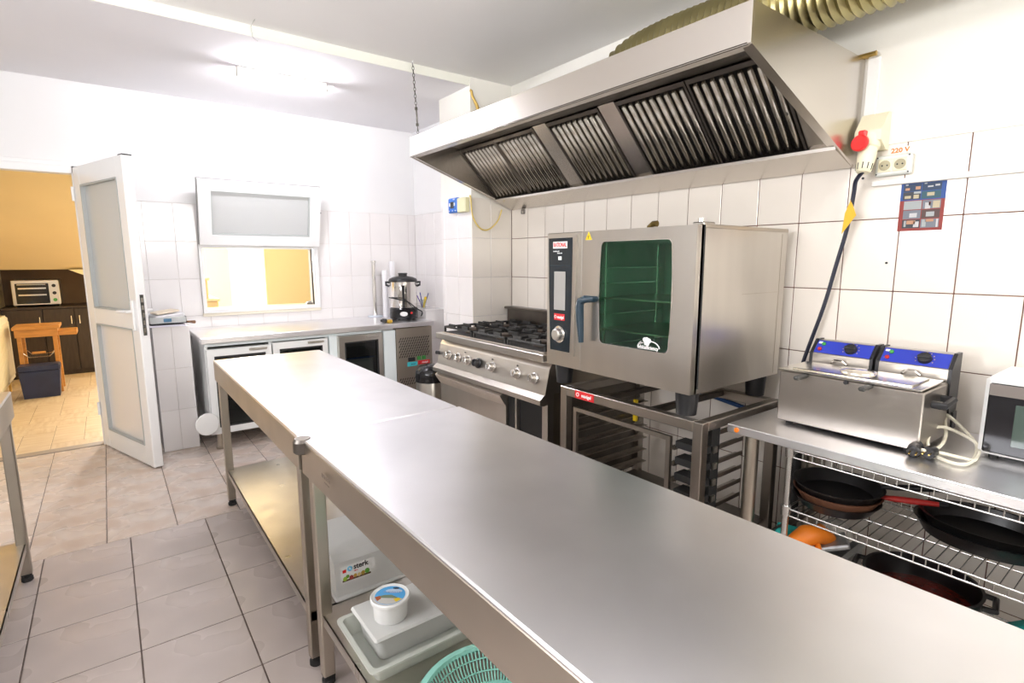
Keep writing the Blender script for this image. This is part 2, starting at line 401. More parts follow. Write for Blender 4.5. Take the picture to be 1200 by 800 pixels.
# ------------------------------------------------------------------ hall behind the door
hf = struct(MB().box(-1.15, XB+.1, YF+.06, 9.45, -.1, -.003).build('floor_hall', mat('grout_hall', (.30, .21, .13), .9), origin=(0, 7, -.1)), 'hall floor of wood-look planks laid in herringbone')
PWd = .2; PN = 3; PL = PWd*PN
def clipadd(a, b, c, d, horiz):
    a2, b2, c2, d2 = max(a, -1.05), min(b, .7), max(c, YF+.075), min(d, 9.3)
    if b2-a2 < .02 or d2-c2 < .02: return
    g = .0035
    me = tile_mesh((b2-a2-g), (d2-c2-g), .006, plankm) if not horiz else tile_mesh((d2-c2-g), (b2-a2-g), .006, plankm)
    c = Vector(((a2+b2)/2, (c2+d2)/2, random.uniform(-.0005, .0003)))
    if horiz: put_piece(hf, me, c, Vector((0, 1, 0)), Vector((-1, 0, 0)), Vector((0, 0, 1)), 'plank')
    else: put_piece(hf, me, c, Vector((1, 0, 0)), Vector((0, 1, 0)), Vector((0, 0, 1)), 'plank')
for a in range(-60, 60):
    for b in range(-20, 20):
        ux, uy = (a+b*PN)*PWd-.66, (a-b*PN)*PWd+6.2
        if -2 < ux < 1.5 and 4 < uy < 10:
            clipadd(ux, ux+PL, uy, uy+PWd, True)
            vx, vy = ux+PL, uy+PWd-PL
            clipadd(vx, vx+PWd, vy, vy+PL, False)
struct(MB().box(DX0, DX1, YF-.02, YF+.075, -.012, .006, .004).build('trim_2', mat('threshold', (.33, .27, .22), .5)), 'narrow threshold strip under the kitchen door')
struct(MB().box(-1.2, -1.05, YF+.12, 9.5, 0, 2.9).build('wall_hall_left', hally), 'yellow hall wall carrying the radiator')
hb = MB(); hb.box(-1.2, .41, 9.33, 9.45, 0, 2.9); hb.box(.83, 1.55, 9.33, 9.45, 0, 2.9); hb.box(2.35, 2.8, 9.33, 9.45, 0, 2.9)
hb.box(.41, .83, 9.33, 9.45, 0, 1.3); hb.box(.41, .83, 9.33, 9.45, 2.2, 2.9); hb.box(1.55, 2.35, 9.33, 9.45, 0, .6); hb.box(1.55, 2.35, 9.33, 9.45, 2.1, 2.9)
struct(hb.build('wall_hall_back', hallc), 'pale rear hall wall with bright window openings')
struct(MB().box(-1.05, .38, 9.28, 9.33, 0, 1.45).build('wall_hall_niche', hallb), 'brown wall under the slope behind the dark cabinet')
struct(MB().box(XB, XB+.12, YF+.1, 9.45, 0, 2.9).build('wall_hall_right', hally), 'yellow right wall of the hall')
struct(MB().box(-1.2, 2.8, YF+.1, 9.5, 2.76, 2.9).build('ceiling_hall', hallc), 'pale hall ceiling')
sl = MB(); sl.prism([(5.75, 2.80), (8.68, 1.318), (9.33, 1.318), (9.33, 1.5), (6.1, 2.95)], 'x', -1.05, .40)
struct(sl.build('ceiling_stair_slope', hally), 'yellow sloping underside of the stairs seen through the door')
struct(MB().prism([(-.36, 1.316), (.40, 1.316), (.40, .95)], 'y', 8.60, 9.25).build('trim_3', hallc), 'pale slanted boxing at the low end of the stair slope')
struct(MB().box(1.52, 2.62, 6.9, 7.0, 0, 2.76).build('wall_hall_partition', mat('hall_paint_amber', (.95, .84, .54), .8)), 'amber partition wall seen through the serving window')
st = thing('staircase', 'pale stone steps seen through the serving window', 'stairs', (1.0, 7.2, 0))
for k in range(5):
    MB().box(.72, 1.28-.09*k, 6.9+.02*k, 8.1, .24*k, .24*(k+1), .008).build('step', mat('step_stone', (.80, .62, .38), .5), st)
    MB().box(.71, 1.30-.09*k, 6.88+.02*k, 8.1, .24*(k+1), .24*(k+1)+.03, .006).build('tread', mat('tread_stone', (.88, .76, .54), .5), st)
# hall furniture
YC = 8.67
c = thing('hall_cabinet', 'dark brown base cabinet with steel bar handles in the hall', 'cabinet', (-.45, 9.0, 0))
MB().box(-1.03, .35, YC+.03, 9.27, 0, .84).build('body', wood_d, c)
MB().box(-1.035, .36, YC-.01, 9.275, .84, .865, .003).build('worktop', wood_d, c)
for (a, b, hs) in ((-.98, -.66, 1), (-.655, -.36, 1), (-.355, -.03, -1), (-.02, .34, 1)):
    d = MB().box(a+.003, b-.003, YC, YC+.03, .06, .835, .002).build('door', wood_d, c)
    hx = b-.03 if hs > 0 else a+.045
    MB().cyl((hx, YC-.02, .645), (hx, YC-.02, .745), .006).cyl((hx, YC-.02, .655), (hx, YC+.003, .655), .004).cyl((hx, YC-.02, .735), (hx, YC+.003, .735), .004).build('handle', chrome, d, True)
t = thing('countertop_oven', 'small steel electric oven with two glass shelves on the dark cabinet', 'oven', (-.68, 8.98, .865))
MB().box(-.92, -.475, 8.78, 9.15, .885, 1.19, .006).build('body', steel, t)
MB().box(-.885, -.575, 8.765, 8.785, .905, 1.15, .004).build('door_glass', blackg, t)
for z in (1.02, 1.10): MB().box(-.86, -.60, 8.757, 8.766, z-.02, z, .002).build('rack', chrome, t)
MB().box(-.865, -.60, 8.745, 8.752, 1.13, 1.142, .003).build('handle', chrome, t)
for z, m in ((1.12, black), (1.03, black), (.945, greenl)): MB().cyl((-.525, 8.75, z), (-.525, 8.785, z), .020).build('knob', m, t, True)
for x in (-.9, -.5): MB().cyl((x, 8.85, .8655), (x, 8.85, .89), .015).build('foot', black, t, True)
t = thing('wooden_stand', 'small orange wooden table with one sagging wire shelf in the hall', 'table', (-.62, 7.75, 0))
MB().box(-.835, -.45, 7.55, 7.95, .70, .735, .004).box(-.82, -.47, 7.57, 7.93, .62, .70).build('top', wood_o, t)
MB().box(-.47, -.31, 7.6, 7.9, .62, .67, .004).build('flap', wood_o, t)
for x in (-.79, -.50):
    for y in (7.6, 7.9): MB().box(x-.018, x+.018, y-.018, y+.018, 0, .62, .003).build('leg', wood_o, t)
b = MB()
for y in (7.6, 7.9): b.tube([(-.79, y, .47), (-.73, y, .40), (-.56, y, .40), (-.50, y, .47)], .005, 6)
for k in range(5): b.cyl((-.73+.042*k, 7.6, .40), (-.73+.042*k, 7.9, .40), .003, n=6)
b.build('wire_shelf', galv, t, True)
MB().cyl((-.70, 7.58, .45), (-.59, 7.58, .45), .014, n=10).build('handle', wood_o, t, True)
t = thing('navy_crate', 'navy blue plastic box with lid standing under the wooden table', 'box', (-.64, 7.62, 0))
MB().prism([(-.79, 0), (-.50, 0), (-.48, .28), (-.81, .28)], 'y', 7.36, 7.54).build('body', navy, t)
MB().box(-.815, -.475, 7.35, 7.55, .28, .345, .012).build('lid', navy, t)
t = thing('radiator', 'cream panel radiator on the yellow hall wall', 'radiator', (-.95, 7.2, .1))
MB().box(-1.0, -.90, 6.4, 8.0, .14, .82, .012).build('panel', mat('radiator_enamel', (.80, .72, .52), .35), t)
MB().box(-.985, -.915, 6.42, 7.98, .82, .835).build('grille', mat('radiator_enamel', (.8, .72, .5)), t)
for k in range(22): MB().box(-.9, -.893, 6.46+k*.07, 6.50+k*.07, .19, .77, .003).build('rib', MATS['radiator_enamel'], t)
MB().cyl((-.95, 7.93, 0), (-.95, 7.93, .16), .011).cyl((-.95, 7.93, .1), (-.95, 8.05, .1), .02).build('pipe', brass, t, True)
for y in (6.6, 7.8): MB().box(-1.049, -.99, y-.015, y+.015, .3, .7).build('bracket', white, t)
tag(MB().box(-1.052, -1.035, 7.35, 7.43, 1.08, 1.16, .004).build('light_switch', whitepl), 'small white light switch on the yellow hall wall', 'switch')

hl = thing('hall_fill_lamp', 'added out-of-view opal lamp brightening the hall', 'lamp', (1.35, 6.0, 2.76))  # lamp added out of view to brighten the hall behind the serving window
MB().lathe([(.16, -.002), (.16, -.03), (.13, -.07), (.06, -.09), (0, -.095)], (1.35, 6.0, 2.76), 28).build('shade', mat('opal_glass', (1, .94, .82), .4, emit=12), hl, 40)
MB().lathe([(.17, 0), (.17, -.012), (.155, -.014)], (1.35, 6.0, 2.759), 28).build('base', whitepl, hl)

# ------------------------------------------------------------------ kitchen door
dr = MB()
for (a, b) in ((DX0, DX0+.06), (DX1-.055, DX1)): dr.box(a, b, YF-.03, YF+.07, 0, DZ, .004)
dr.box(DX0, DX1, YF-.03, YF+.07, DZ-.055, DZ, .004); dr.box(DX0-.03, DX1+.03, YF-.012, YF-.0, DZ-.02, DZ+.03, .003)
do = struct(dr.build('door_1', pvc, origin=(-.5, YF, 0)), 'white plastic door standing open into the kitchen')
A = Vector((-.094, YF-.055, 0)); Bv = Vector((.176, 4.29, 0)); L = (Bv-A).length; dx = (Bv-A).normalized(); dy = Vector((-dx.y, dx.x, 0))
M = Matrix(((dx.x, dy.x, 0, A.x), (dx.y, dy.y, 0, A.y), (0, 0, 1, 0), (0, 0, 0, 1)))
z0, z1 = .012, 2.085
def rect(a, b, c, d): return [(a, c), (b, c), (b, d), (a, d)]
leaf = MB(M)
s = .115
leaf.box(0, s, -.03, .03, z0, z1, .006); leaf.box(L-s, L, -.03, .03, z0, z1, .006)
for (a, b) in ((z0, z0+.14), (.965, 1.08), (z1-.13, z1)): leaf.box(s-.004, L-s+.004, -.029, .029, a, b, .004)
lf = leaf.build('leaf', pvc, do)
bd = MB(M)
for (a, b) in ((z0+.14, .965), (1.08, z1-.13)):
    bd.ring(rect(s, L-s, a, b), rect(s+.010, L-s-.010, a+.010, b-.010), 'y', -.032, .032)
bd.build('bead', mat('grey_gasket', (.45, .47, .46), .5), lf)
MB(M).box(s+.01, L-s-.01, -.008, .008, z0+.15, .955).build('lower_panel', mat('white_gloss_panel', (.82, .80, .78), .15, coat=.4), lf)
MB(M).box(s+.01, L-s-.01, -.006, .006, 1.09, z1-.14).build('glass', doorglass, lf)
hd = MB(M); hd.box(L-.075, L-.045, -.045, -.03, .96, 1.16, .004); hd.tube([(L-.06, -.04, 1.09), (L-.06, -.075, 1.09), (L-.08, -.085, 1.09), (L-.18, -.085, 1.085)], .010, 8)
hd.box(L-.075, L-.045, .03, .045, .96, 1.16, .004); hd.tube([(L-.06, .04, 1.09), (L-.06, .075, 1.09), (L-.08, .085, 1.09), (L-.18, .085, 1.085)], .010, 8)
hd.build('handle', pvc, lf, True)
ed = MB(M).box(L, L+.004, -.010, .010, .93, 1.20).build('lock_plate', mat('lock_steel', (.12, .12, .11), .4, 1), lf)
for z in (.95, 1.0, 1.05, 1.10, 1.15): MB(M).box(L+.003, L+.007, -.006, .006, z, z+.03).build('latch', steel, lf)
MB(M).box(L-.06, L+.002, -.028, .028, z1-.002, z1+.004).build('top_cap', black, lf)
for z in (.25, 1.85): MB(M).cyl((-.012, -.036, z), (-.012, -.036, z+.1), .011).build('hinge', pvc, lf, True)

# ------------------------------------------------------------------ serving window
wn = MB(); wn.ring(rect(WX0-.028, WX1+.045, WZ0-.018, WZ1+.03), rect(WX0, WX1, WZ0+.012, WZ1-.004), 'y', YF-.03, YF+.05)
wo = struct(wn.build('window_1', pvc, origin=(1.1, YF, WZ0)), 'white serving window with its sash swung up above the opening')
MB().box(WX0, WX1, YF-.02, YF+.2, WZ0-.01, WZ0+.013, .002).build('sill', mat('sill_pale', (.85, .80, .66), .4), wo)
MB().box(WX0-.035, WX1+.05, YF-.022, YF-.004, WZ0-.045, WZ0-.018, .002).build('lower_trim', mat('trim_cream', (.84, .78, .64), .5), wo)
hz = WZ1+.035; ang = math.radians(15)
Ms = Matrix.Translation((0, YF-.032, hz)) @ Matrix.Rotation(ang, 4, 'X')
SX0, SX1, SH = .640, 1.600, .525
sb = MB(Ms); sb.ring(rect(SX0, SX1, 0, SH), rect(SX0+.09, SX1-.09, .085, SH-.085), 'y', -.055, 0)
so = sb.build('sash', pvc, wo)
MB(Ms).ring(rect(SX0-.006, SX1+.006, -.006, SH+.006), rect(SX0+.004, SX1-.004, .004, SH-.004), 'y', -.003, .006).build('sash_rebate', mat('sash_shadow_gap', (.35, .34, .33), .6), so)
MB(Ms).ring(rect(SX0+.088, SX1-.088, .083, SH-.083), rect(SX0+.102, SX1-.102, .097, SH-.097), 'y', -.050, -.005).build('gasket', MATS['grey_gasket'], so)
MB(Ms).box(SX0+.095, SX1-.095, -.032, -.024, .09, SH-.09).build('pane', glassmat('sash_glass', (.75, .77, .76), .03, .65, (.80, .81, .80)), so)
for x in (SX0+.12, SX1-.16): MB().box(x, x+.06, YF-.045, YF-.02, hz-.012, hz+.006, .003).build('hinge', pvc, wo)
MB(Ms).cyl((SX1+.006, -.02, .30), (SX1+.016, -.02, .30), .006, n=8).build('latch_pin', black, so)
lt = MB(); lt.box(1.475, 1.535, YF-.015, YF+.02, WZ0+.013, WZ0+.035, .004); lt.cyl((1.485, YF, WZ0+.035), (1.525, YF, WZ0+.045), .008, n=10)
tag(lt.build('window_latch', [chrome]), 'small chrome latch lying on the serving window sill', 'latch')

# ------------------------------------------------------------------ fluorescent lamp
def batten(label, x0, x1, y, zc):
    fp = thing('fluorescent_lamp', label, 'lamp', ((x0+x1)/2, y, zc))
    MB().box(x0, x1, y-.025, y+.025, zc-.022, zc, .004).build('batten', whitepl, fp)
    for x in (x0-.005, x1-.009): MB().box(x, x+.014, y-.02, y+.02, zc-.062, zc-.004, .004).build('end_cap', mat('lamp_cap', (.6, .55, .5), .5), fp)
    MB().cyl((x0+.009, y, zc-.042), (x1-.005, y, zc-.042), .016, n=14).build('tube', tubem, fp, True)
batten('slim white fluorescent batten on the lower ceiling before the serving window', .82, 1.41, 4.12, ZL)
batten('added unseen fluorescent batten brightening the near end of the work tables', .75, 1.34, .75, ZU)  # second lamp added out of view to brighten the table tops

# ------------------------------------------------------------------ work tables
def work_table(label, x0, x1, y0, y1, zt, zs, ang=0, piv=None, ap=.115, inset=.03, legs=((0, 0), (0, 1), (1, 0), (1, 1)), front=None):
    M = None
    if ang:
        p = Vector(piv); M = Matrix.Translation(p) @ Matrix.Rotation(ang, 4, 'Z') @ Matrix.Translation(-p)
    t = thing('work_table', label, 'table', ((x0+x1)/2, (y0+y1)/2, 0), 'steel work tables')
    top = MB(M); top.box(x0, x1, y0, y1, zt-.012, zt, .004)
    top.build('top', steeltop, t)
    a = MB(M); h = ap
    a.box(x0+.001, x0+.012, y0+.001, y1-.001, zt-h, zt-.011, .002); a.box(x1-.012, x1-.001, y0+.001, y1-.001, zt-h, zt-.011, .002)
    a.box(x0+.012, x1-.012, y0+.001, y0+.012, zt-h, zt-.011, .002); a.box(x0+.012, x1-.012, y1-.012, y1-.001, zt-h, zt-.011, .002)
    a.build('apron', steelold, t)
    for (i, j) in legs:
        lx = x0+inset if i == 0 else x1-inset; ly = y0+inset+.02 if j == 0 else y1-inset-.02
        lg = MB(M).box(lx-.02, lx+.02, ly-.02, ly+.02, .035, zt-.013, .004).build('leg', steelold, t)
        MB(M).lathe([(.012, .03), (.012, .022), (.022, .018), (.022, .004), (.018, 0)], (lx, ly, 0), 14).box(lx-.018, lx+.018, ly-.018, ly+.018, .03, .038).build('foot', rubber, lg, 30)
    sh = MB(M); sh.box(x0+inset-.012, x1-inset+.012, y0+inset, y1-inset, zs-.004, zs)
    for xx in (x0+inset-.012, x1-inset+.008): sh.box(xx, xx+.004, y0+inset, y1-inset, zs-.035, zs)
    for yy in (y0+inset, y1-inset-.004): sh.box(x0+inset-.012, x1-inset+.012, yy, yy+.004, zs-.035, zs)
    sh.build('undershelf', steel, t)
    return t, M
t1, _ = work_table('long steel work table whose end stands before the fridge counter', .444, 1.044, 1.745, 3.42, .86, .215)
bmp = MB().lathe([(.026, .815), (.03, .82), (.03, .852), (.024, .862), (0, .862)], (.452, 1.712, 0), 16)
t2, M2 = work_table('long steel work table with plastic tubs stored on its lower shelf', .45, 1.052, -.55, 1.730, .86, .262, ang=math.radians(.8), piv=(.45, 1.73, 0), ap=.12)
bmp.build('corner_bumper', steeldark, t2, 30)
strokes('stamp', mat('stamp_print', (.10, .075, .055), .6), t2, (.4508-.003, 1.475, .808), XR, .075, .014, 8)
strokes('stamp', mat('stamp_print', (.1, .08, .06)), t2, (.4508-.003, 1.47, .791), XR, .045, .005, 6)
t3, _ = work_table('steel work table left of the open door, mostly out of view', -1.05, -.375, 1.45, 3.138, .86, .18)

# ------------------------------------------------------------------ gas range
RX0, RY0, RY1 = 1.95, 2.285, 3.525
g = thing('gas_range', 'steel six burner gas range with black iron grates', 'range', (2.3, 2.9, 0))
MB().box(RX0+.06, 2.63, RY0+.005, RY1-.005, .11, .845, .003).build('body', steelold, g)
hob = MB(); hob.box(RX0-.015, 2.63, RY0, RY1, .842, .888, .005); hob.box(RX0+.03, 2.57, RY0+.04, RY1-.04, .886, .892)
hob.build('hob_top', steelh, g)
MB().box(RX0+.035, 2.565, RY0+.045, RY1-.045, .889, .894).build('hob_well', blackmatt, g)
pn = MB(); pn.prism([(RX0+.045, .842), (RX0+.02, .80), (RX0-.012, .655), (RX0+.10, .655), (RX0+.10, .842)], 'y', RY0-.02, RY1-.01)
cp = pn.build('control_panel', steelh, g)
rl = MB(); rl.prism([(RX0-.012, .655), (RX0-.045, .628), (RX0-.045, .60), (RX0-.015, .59), (RX0+.06, .60), (RX0+.06, .655)], 'y', RY0-.015, RY1)
rl.build('front_rail', steelh, g)
for y in (.2, .55): pass
pyk = lambda px, py: atx(px, py, RX0-.002).y
nrm = Vector((-.145, 0, .032)).normalized()
for i, (px, py) in enumerate(((526, 416), (537, 419), (548.5, 423), (560, 427), (577, 431.5), (606, 439), (626, 444))):
    q = atx(px, py, RX0-.002); y = q.y; z = .735
    base = Vector((RX0+.003, y, z))
    km = chrome if i != 3 else black
    k = MB().lathe([(.034, 0), (.034, .008), (.026, .012), (.024, .040), (.020, .044), (0, .044)], base, 18, nrm).build('knob', km, g, 30)
    MB(Matrix.Translation(base+nrm*.044)).box(-.006, .010, -.005, .005, -.02, .02, .002).build('grip', km, k)
MB().cyl((RX0+.0, RY1-.03, .735), (RX0-.03, RY1-.03, .74), .013).build('pilot_button', black, g, True)
for px, py in ((577, 421), (606, 429), (545, 411)):
    q = atx(px, py, RX0+.01); MB().cyl((RX0+.02, q.y, .78), (RX0+.006, q.y, .783), .004, n=8).build('screw', steeldark, g)
yd = atx(591, 460, RX0).y; ys = atx(599, 470, RX0).y; yr = atx(645, 500, RX0).y
od = MB(); od.prism([(RX0+.06, .13), (RX0+.015, .13), (RX0+.012, .50), (RX0-.02, .545), (RX0-.035, .572), (RX0-.02, .585), (RX0+.06, .585)], 'y', yd, RY1-.015)
od.build('oven_door', steel, g)
MB().box(RX0+.03, RX0+.2, ys, yd-.004, .12, .60).build('pillar', blackmatt, g)
MB().box(RX0+.055, RX0+.07, RY0+.05, ys-.015, .15, .595).build('open_compartment', blackmatt, g)
MB().box(RX0+.02, RX0+.07, RY0-.005, RY0+.045, .11, .60, .003).build('side_post', steel, g)
MB().box(RX0+.03, RX0+.06, ys-.014, ys, .11, .60, .002).build('compartment_trim', steel, g)
MB().box(2.60, 2.65, RY0, RY1-.0, .885, 1.045, .006).box(2.57, 2.65, RY0, RY1, 1.03, 1.05, .006).build('backsplash', steeldark, g)
for x in (RX0+.1, 2.58):
    for y in (RY0+.06, RY1-.06): MB().lathe([(.025, 0), (.025, .03), (.018, .04), (.018, .12)], (x, y, 0), 12).build('foot', steeldark, g, 30)
# burners and grates
for bi in range(3):
    for bj in range(2):
        cx = 2.13+.30*bj; cy = RY0+.225+.395*bi
        bu = MB(); bu.lathe([(.065, .893), (.065, .903), (.045, .905), (.045, .915), (.05, .917), (.05, .925), (.035, .930), (0, .930)], (cx, cy, 0), 20)
        bu.build('burner', mat('burner_cap', (.10, .075, .06), .45, .6), g, 30)
        gr = MB(); hx, hy = .142, .188
        for (a, b, c2, d2) in ((-hx, hx, -hy, -hy+.014), (-hx, hx, hy-.014, hy), (-hx, -hx+.014, -hy, hy), (hx-.014, hx, -hy, hy)): gr.box(cx+a, cx+b, cy+c2, cy+d2, .922, .936, .003)
        for k in range(4):
            a = k*PI/2
            ux, uy = math.cos(a), math.sin(a); R0, R1 = .04, (hx if ux else hy)
            p0 = (cx+ux*R0, cy+uy*R0); p1 = (cx+ux*R1, cy+uy*R1)
            gr.box(min(p0[0], p1[0])-.006*abs(uy), max(p0[0], p1[0])+.006*abs(uy), min(p0[1], p1[1])-.006*abs(ux), max(p0[1], p1[1])+.006*abs(ux), .925, .950, .003)
        for sx in (-1, 1):
            for sy in (-1, 1):
                gr.box(cx+sx*(hx-.014), cx+sx*hx, cy+sy*(hy-.014), cy+sy*hy, .893, .924, .002)
                gr.box(cx+sx*(hx-.02), cx+sx*(hx-.005), cy+sy*.05, cy+sy*.13, .93, .955, .003)
        gr.build('grate', iron, g)

# ------------------------------------------------------------------ combi oven
OX, OXB, OY0, OY1, OZ0, OZ1 = 1.87, 2.585, 1.275, 2.175, .868, 1.556
ov = thing('combi_oven', 'large steel combi oven with green glass door on a steel stand', 'oven', (2.22, 1.72, OZ0))
def shell(mb, x0, x1, y0, y1, z0, z1, t, front=True):
    mb.box(x0, x1, y0, y0+t, z0, z1); mb.box(x0, x1, y1-t, y1, z0, z1); mb.box(x0, x1, y0+t, y1-t, z0, z0+t); mb.box(x0, x1, y0+t, y1-t, z1-t, z1); mb.box(x1-t, x1, y0+t, y1-t, z0+t, z1-t)
YD = atx(681, 350, OX).y                         # door / control column seam
b = MB(); shell(b, OX+.03, OXB, OY0, OY1, OZ0, OZ1, .03); b.box(OX+.03, OXB-.04, YD-.004, OY1-.03, OZ0+.03, OZ1-.03)
body = b.build('body', steel, ov)
MB().box(OX, OX+.032, YD, OY1, OZ0, OZ1, .003).build('control_column', steel, ov)
MB().box(OX+.05, OXB, OY0-.004, OY0+.03, OZ1-.012, OZ1+.004, .002).build('top_edge_trim', steelold, ov)
MB().box(OX+.045, OX+.052, OY0-.003, OY0+.02, OZ0+.02, OZ1, 0).build('door_gasket', rubber, ov)
MB().box(OXB-.05, OXB-.047, OY0-.0015, OY0, OZ0+.01, OZ1-.02).build('side_seam', steelold, ov)
MB().box(OX+.35, OXB-.06, OY0-.0015, OY0, 1.268, 1.270).build('side_seam', steelold, ov)
# cavity
cav = MB(); cx0, cx1, cy0, cy1, cz0, cz1 = OX+.03, OXB-.08, OY0+.06, YD-.008, OZ0+.07, OZ1-.05
cav.add([(x, y, z) for z in (cz0, cz1) for y in (cy0, cy1) for x in (cx0, cx1)], [(0, 1, 3, 2), (4, 6, 7, 5), (0, 4, 5, 1), (2, 3, 7, 6), (1, 5, 7, 3)])
cav.build('cavity', mat('cavity_steel', (.50, .55, .51), .45, .25), ov)
nr = 6
for k in range(nr):
    z = cz0+.05+k*.078
    for (ya, yb) in ((cy0+.004, cy0+.03), (cy1-.03, cy1-.004)):
        MB().box(cx0+.06, cx1-.06, ya, yb, z, z+.006).build('rack_rail', chrome, ov)
    if k in (1, 3): MB().box(cx0+.08, cx1-.1, cy0+.02, cy1-.02, z+.007, z+.014).build('tray', steelold, ov)
for x in (cx0+.1, cx1-.1): MB().cyl((x, cy1-.03, cz0), (x, cy1-.03, cz1), .006).cyl((x, cy0+.03, cz0), (x, cy0+.03, cz1), .006).build('rack_post', chrome, ov, True)
MB().lathe([(.0, 0), (.17, 0), (.17, .01), (.15, .02), (0, .02)], (cx1-.02, (cy0+cy1)/2+.05, 1.22), 28, (-1, 0, 0)).build('fan_cover', mat('cavity_steel', (.4, .4, .4)), ov, 30)
# door with a bowed window
def bowed(ya, yb, za, zb, bow, r, n=7):
    P = []
    def arc(cx, cz, a0): return [(cx+r*math.cos(a0+PI/2*i/4), cz+r*math.sin(a0+PI/2*i/4)) for i in range(5)]
    P += arc(yb-r, zb-r, 0)+arc(ya+r, zb-r, PI/2)
    P += [(ya-bow*math.sin(PI*(i/n)), zb-r-(zb-za-2*r)*i/n) for i in range(1, n)]
    P += arc(ya+r, za+r, PI)+arc(yb-r, za+r, 1.5*PI)
    P += [(yb+bow*math.sin(PI*(i/n)), za+r+(zb-za-2*r)*i/n) for i in range(1, n)]
    return P
wy1 = atx(702, 340, OX).y; wy0 = atx(788, 340, OX).y; wz1 = atx(745, 281, OX).z; wz0 = atx(745, 409, OX).z
win = bowed(wy0+.008, wy1-.008, wz0, wz1, .008, .024)
n = len(win); cyw, czw = (wy0+wy1)/2, (wz0+wz1)/2
def onrect(p, ya, yb, za, zb):
    dy, dz = p[0]-cyw, p[1]-czw
    k = min(((yb-cyw) if dy > 0 else (cyw-ya))/max(abs(dy), 1e-6), ((zb-czw) if dz > 0 else (czw-za))/max(abs(dz), 1e-6))
    return [cyw+dy*k, czw+dz*k]
DY0, DY1 = OY0, YD-.004
out = [onrect(p, DY0, DY1, OZ0, OZ1) for p in win]
for (cy_, cz_) in ((DY0, OZ0), (DY0, OZ1), (DY1, OZ0), (DY1, OZ1)):
    i = min(range(n), key=lambda k: (out[k][0]-cy_)**2+(out[k][1]-cz_)**2); out[i] = [cy_, cz_]
dd = MB(); dd.ring([tuple(p) for p in out], win, 'x', OX, OX+.016); dd.box(OX+.014, OX+.045, DY0, DY0+.025, OZ0, OZ1); dd.box(OX+.014, OX+.04, DY0+.02, DY1, OZ0, OZ0+.05); dd.box(OX+.014, OX+.04, DY0+.02, DY1, OZ1-.04, OZ1)
door = dd.build('door', steel, ov)
inn = [(cyw+(p[0]-cyw)*.985, czw+(p[1]-czw)*.988) for p in win]
MB().ring(win, inn, 'x', OX-.002, OX+.01).build('window_rim', chrome, door)
MB().prism(inn, 'x', OX+.003, OX+.007).build('window_glass', greenglass, door)
hy = atx(684, 348, OX-.04).y; hz1 = atx(684, 350, OX-.04).z; hz0 = atx(677, 400, OX-.04).z
hd = MB(); hd.tube([(OX, hy-.045, hz1), (OX-.03, hy-.045, hz1), (OX-.05, hy-.02, hz1), (OX-.052, hy+.008, hz1-.012), (OX-.052, hy+.015, hz1-.04), (OX-.05, hy+.012, (hz0+hz1)/2), (OX-.045, hy+.008, hz0)], [.014, .016, .019, .021, .021, .019, .013], 12)
hd.build('handle', slate, door, True)
# chef hat print
ph = MB(); px_ = OX+.0022
c0 = atx(758, 400.5, px_)
def disc(mb, y, z, r, n=16): mb.poly([(px_-.0001*len(mb.f), y+r*math.cos(2*PI*k/n), z+r*math.sin(2*PI*k/n)) for k in range(n)])
disc(ph, c0.y+.012, c0.z+.008, .011); disc(ph, c0.y-.012, c0.z+.006, .011); disc(ph, c0.y, c0.z+.010, .011)
ph.poly([(px_-.0005, c0.y+.013, c0.z-.015), (px_-.0005, c0.y+.016, c0.z+.008), (px_-.0005, c0.y-.016, c0.z+.008), (px_-.0005, c0.y-.013, c0.z-.015)])
ph.tube([(px_, c0.y+.050*math.cos(a), c0.z-.024+.030*math.sin(a)) for a in [PI*(k/16)*1.0-.05 for k in range(6)][::-1]][::1], .0012, 5)
ph.tube([(px_, c0.y-.022-.046*math.sin(PI*k/14), c0.z-.024+.028*math.cos(PI*k/14)-.0) for k in range(8)], .0022, 5)
ph.tube([(px_, c0.y+.018+.030*math.sin(PI*k/14), c0.z-.026+.020*math.cos(PI*k/14)) for k in range(8)], .0014, 5)
ph.build('hat_print', white, door)
tw = atx(757, 413.5, px_)
text('slogan', 'whitefficiency', .024, white, door, (px_-.0008, c0.y-.006, c0.z-.025), XR, bold=.0005, width=.116)
# control bezel
by1, by0 = atx(644, 340, OX).y, atx(677.5, 340, OX).y
bz1, bz0 = atx(660, 276, OX).z, atx(660, 414.5, OX).z
bz = MB(); bz.prism([(by1, bz1), (by0, bz1), (by0+.006, (bz0+bz1)/2), (by0+.014, bz0), (by1-.022, bz0), (by1-.01, (bz0+bz1)/2)], 'x', OX-.014, OX)
bezel = bz.build('control_bezel', steel, ov)
py1, py0 = by1-.010, by0+.030
MB().prism([(py1, bz1-.012), (py0, bz1-.012), (py0+.002, (bz0+bz1)/2), (py0+.012, bz0+.016), (py1-.018, bz0+.016), (py1-.006, (bz0+bz1)/2)], 'x', OX-.0165, OX-.012).build('control_panel', slatep, bezel)
fx = OX-.0168; pc = (py0+py1)/2
MB().box(fx-.001, fx+.002, pc-.053, pc+.053, bz1-.064, bz1-.030, .0006).build('brand_plate', white, bezel)
text('brand_text', 'RATIONAL', .030, red, bezel, (fx-.0014, pc, bz1-.047), XR, bold=.0007, width=.096)
strokes('small_text', white, bezel, (fx, pc+.028, bz1-.078), XR, .046, .006, 11)
strokes('small_text', white, bezel, (fx, pc+.002, bz1-.087), XR, .036, .006, 9)
MB().box(fx-.001, fx, pc-.012, pc+.012, bz1-.122, bz1-.104).build('small_sticker', white, bezel)
MB().box(fx-.001, fx, py0+.004, py1-.004, bz1-.151, bz1-.149).build('panel_seam', slate, bezel)
zda, zdb = atx(660, 363, OX).z, atx(660, 318, OX).z
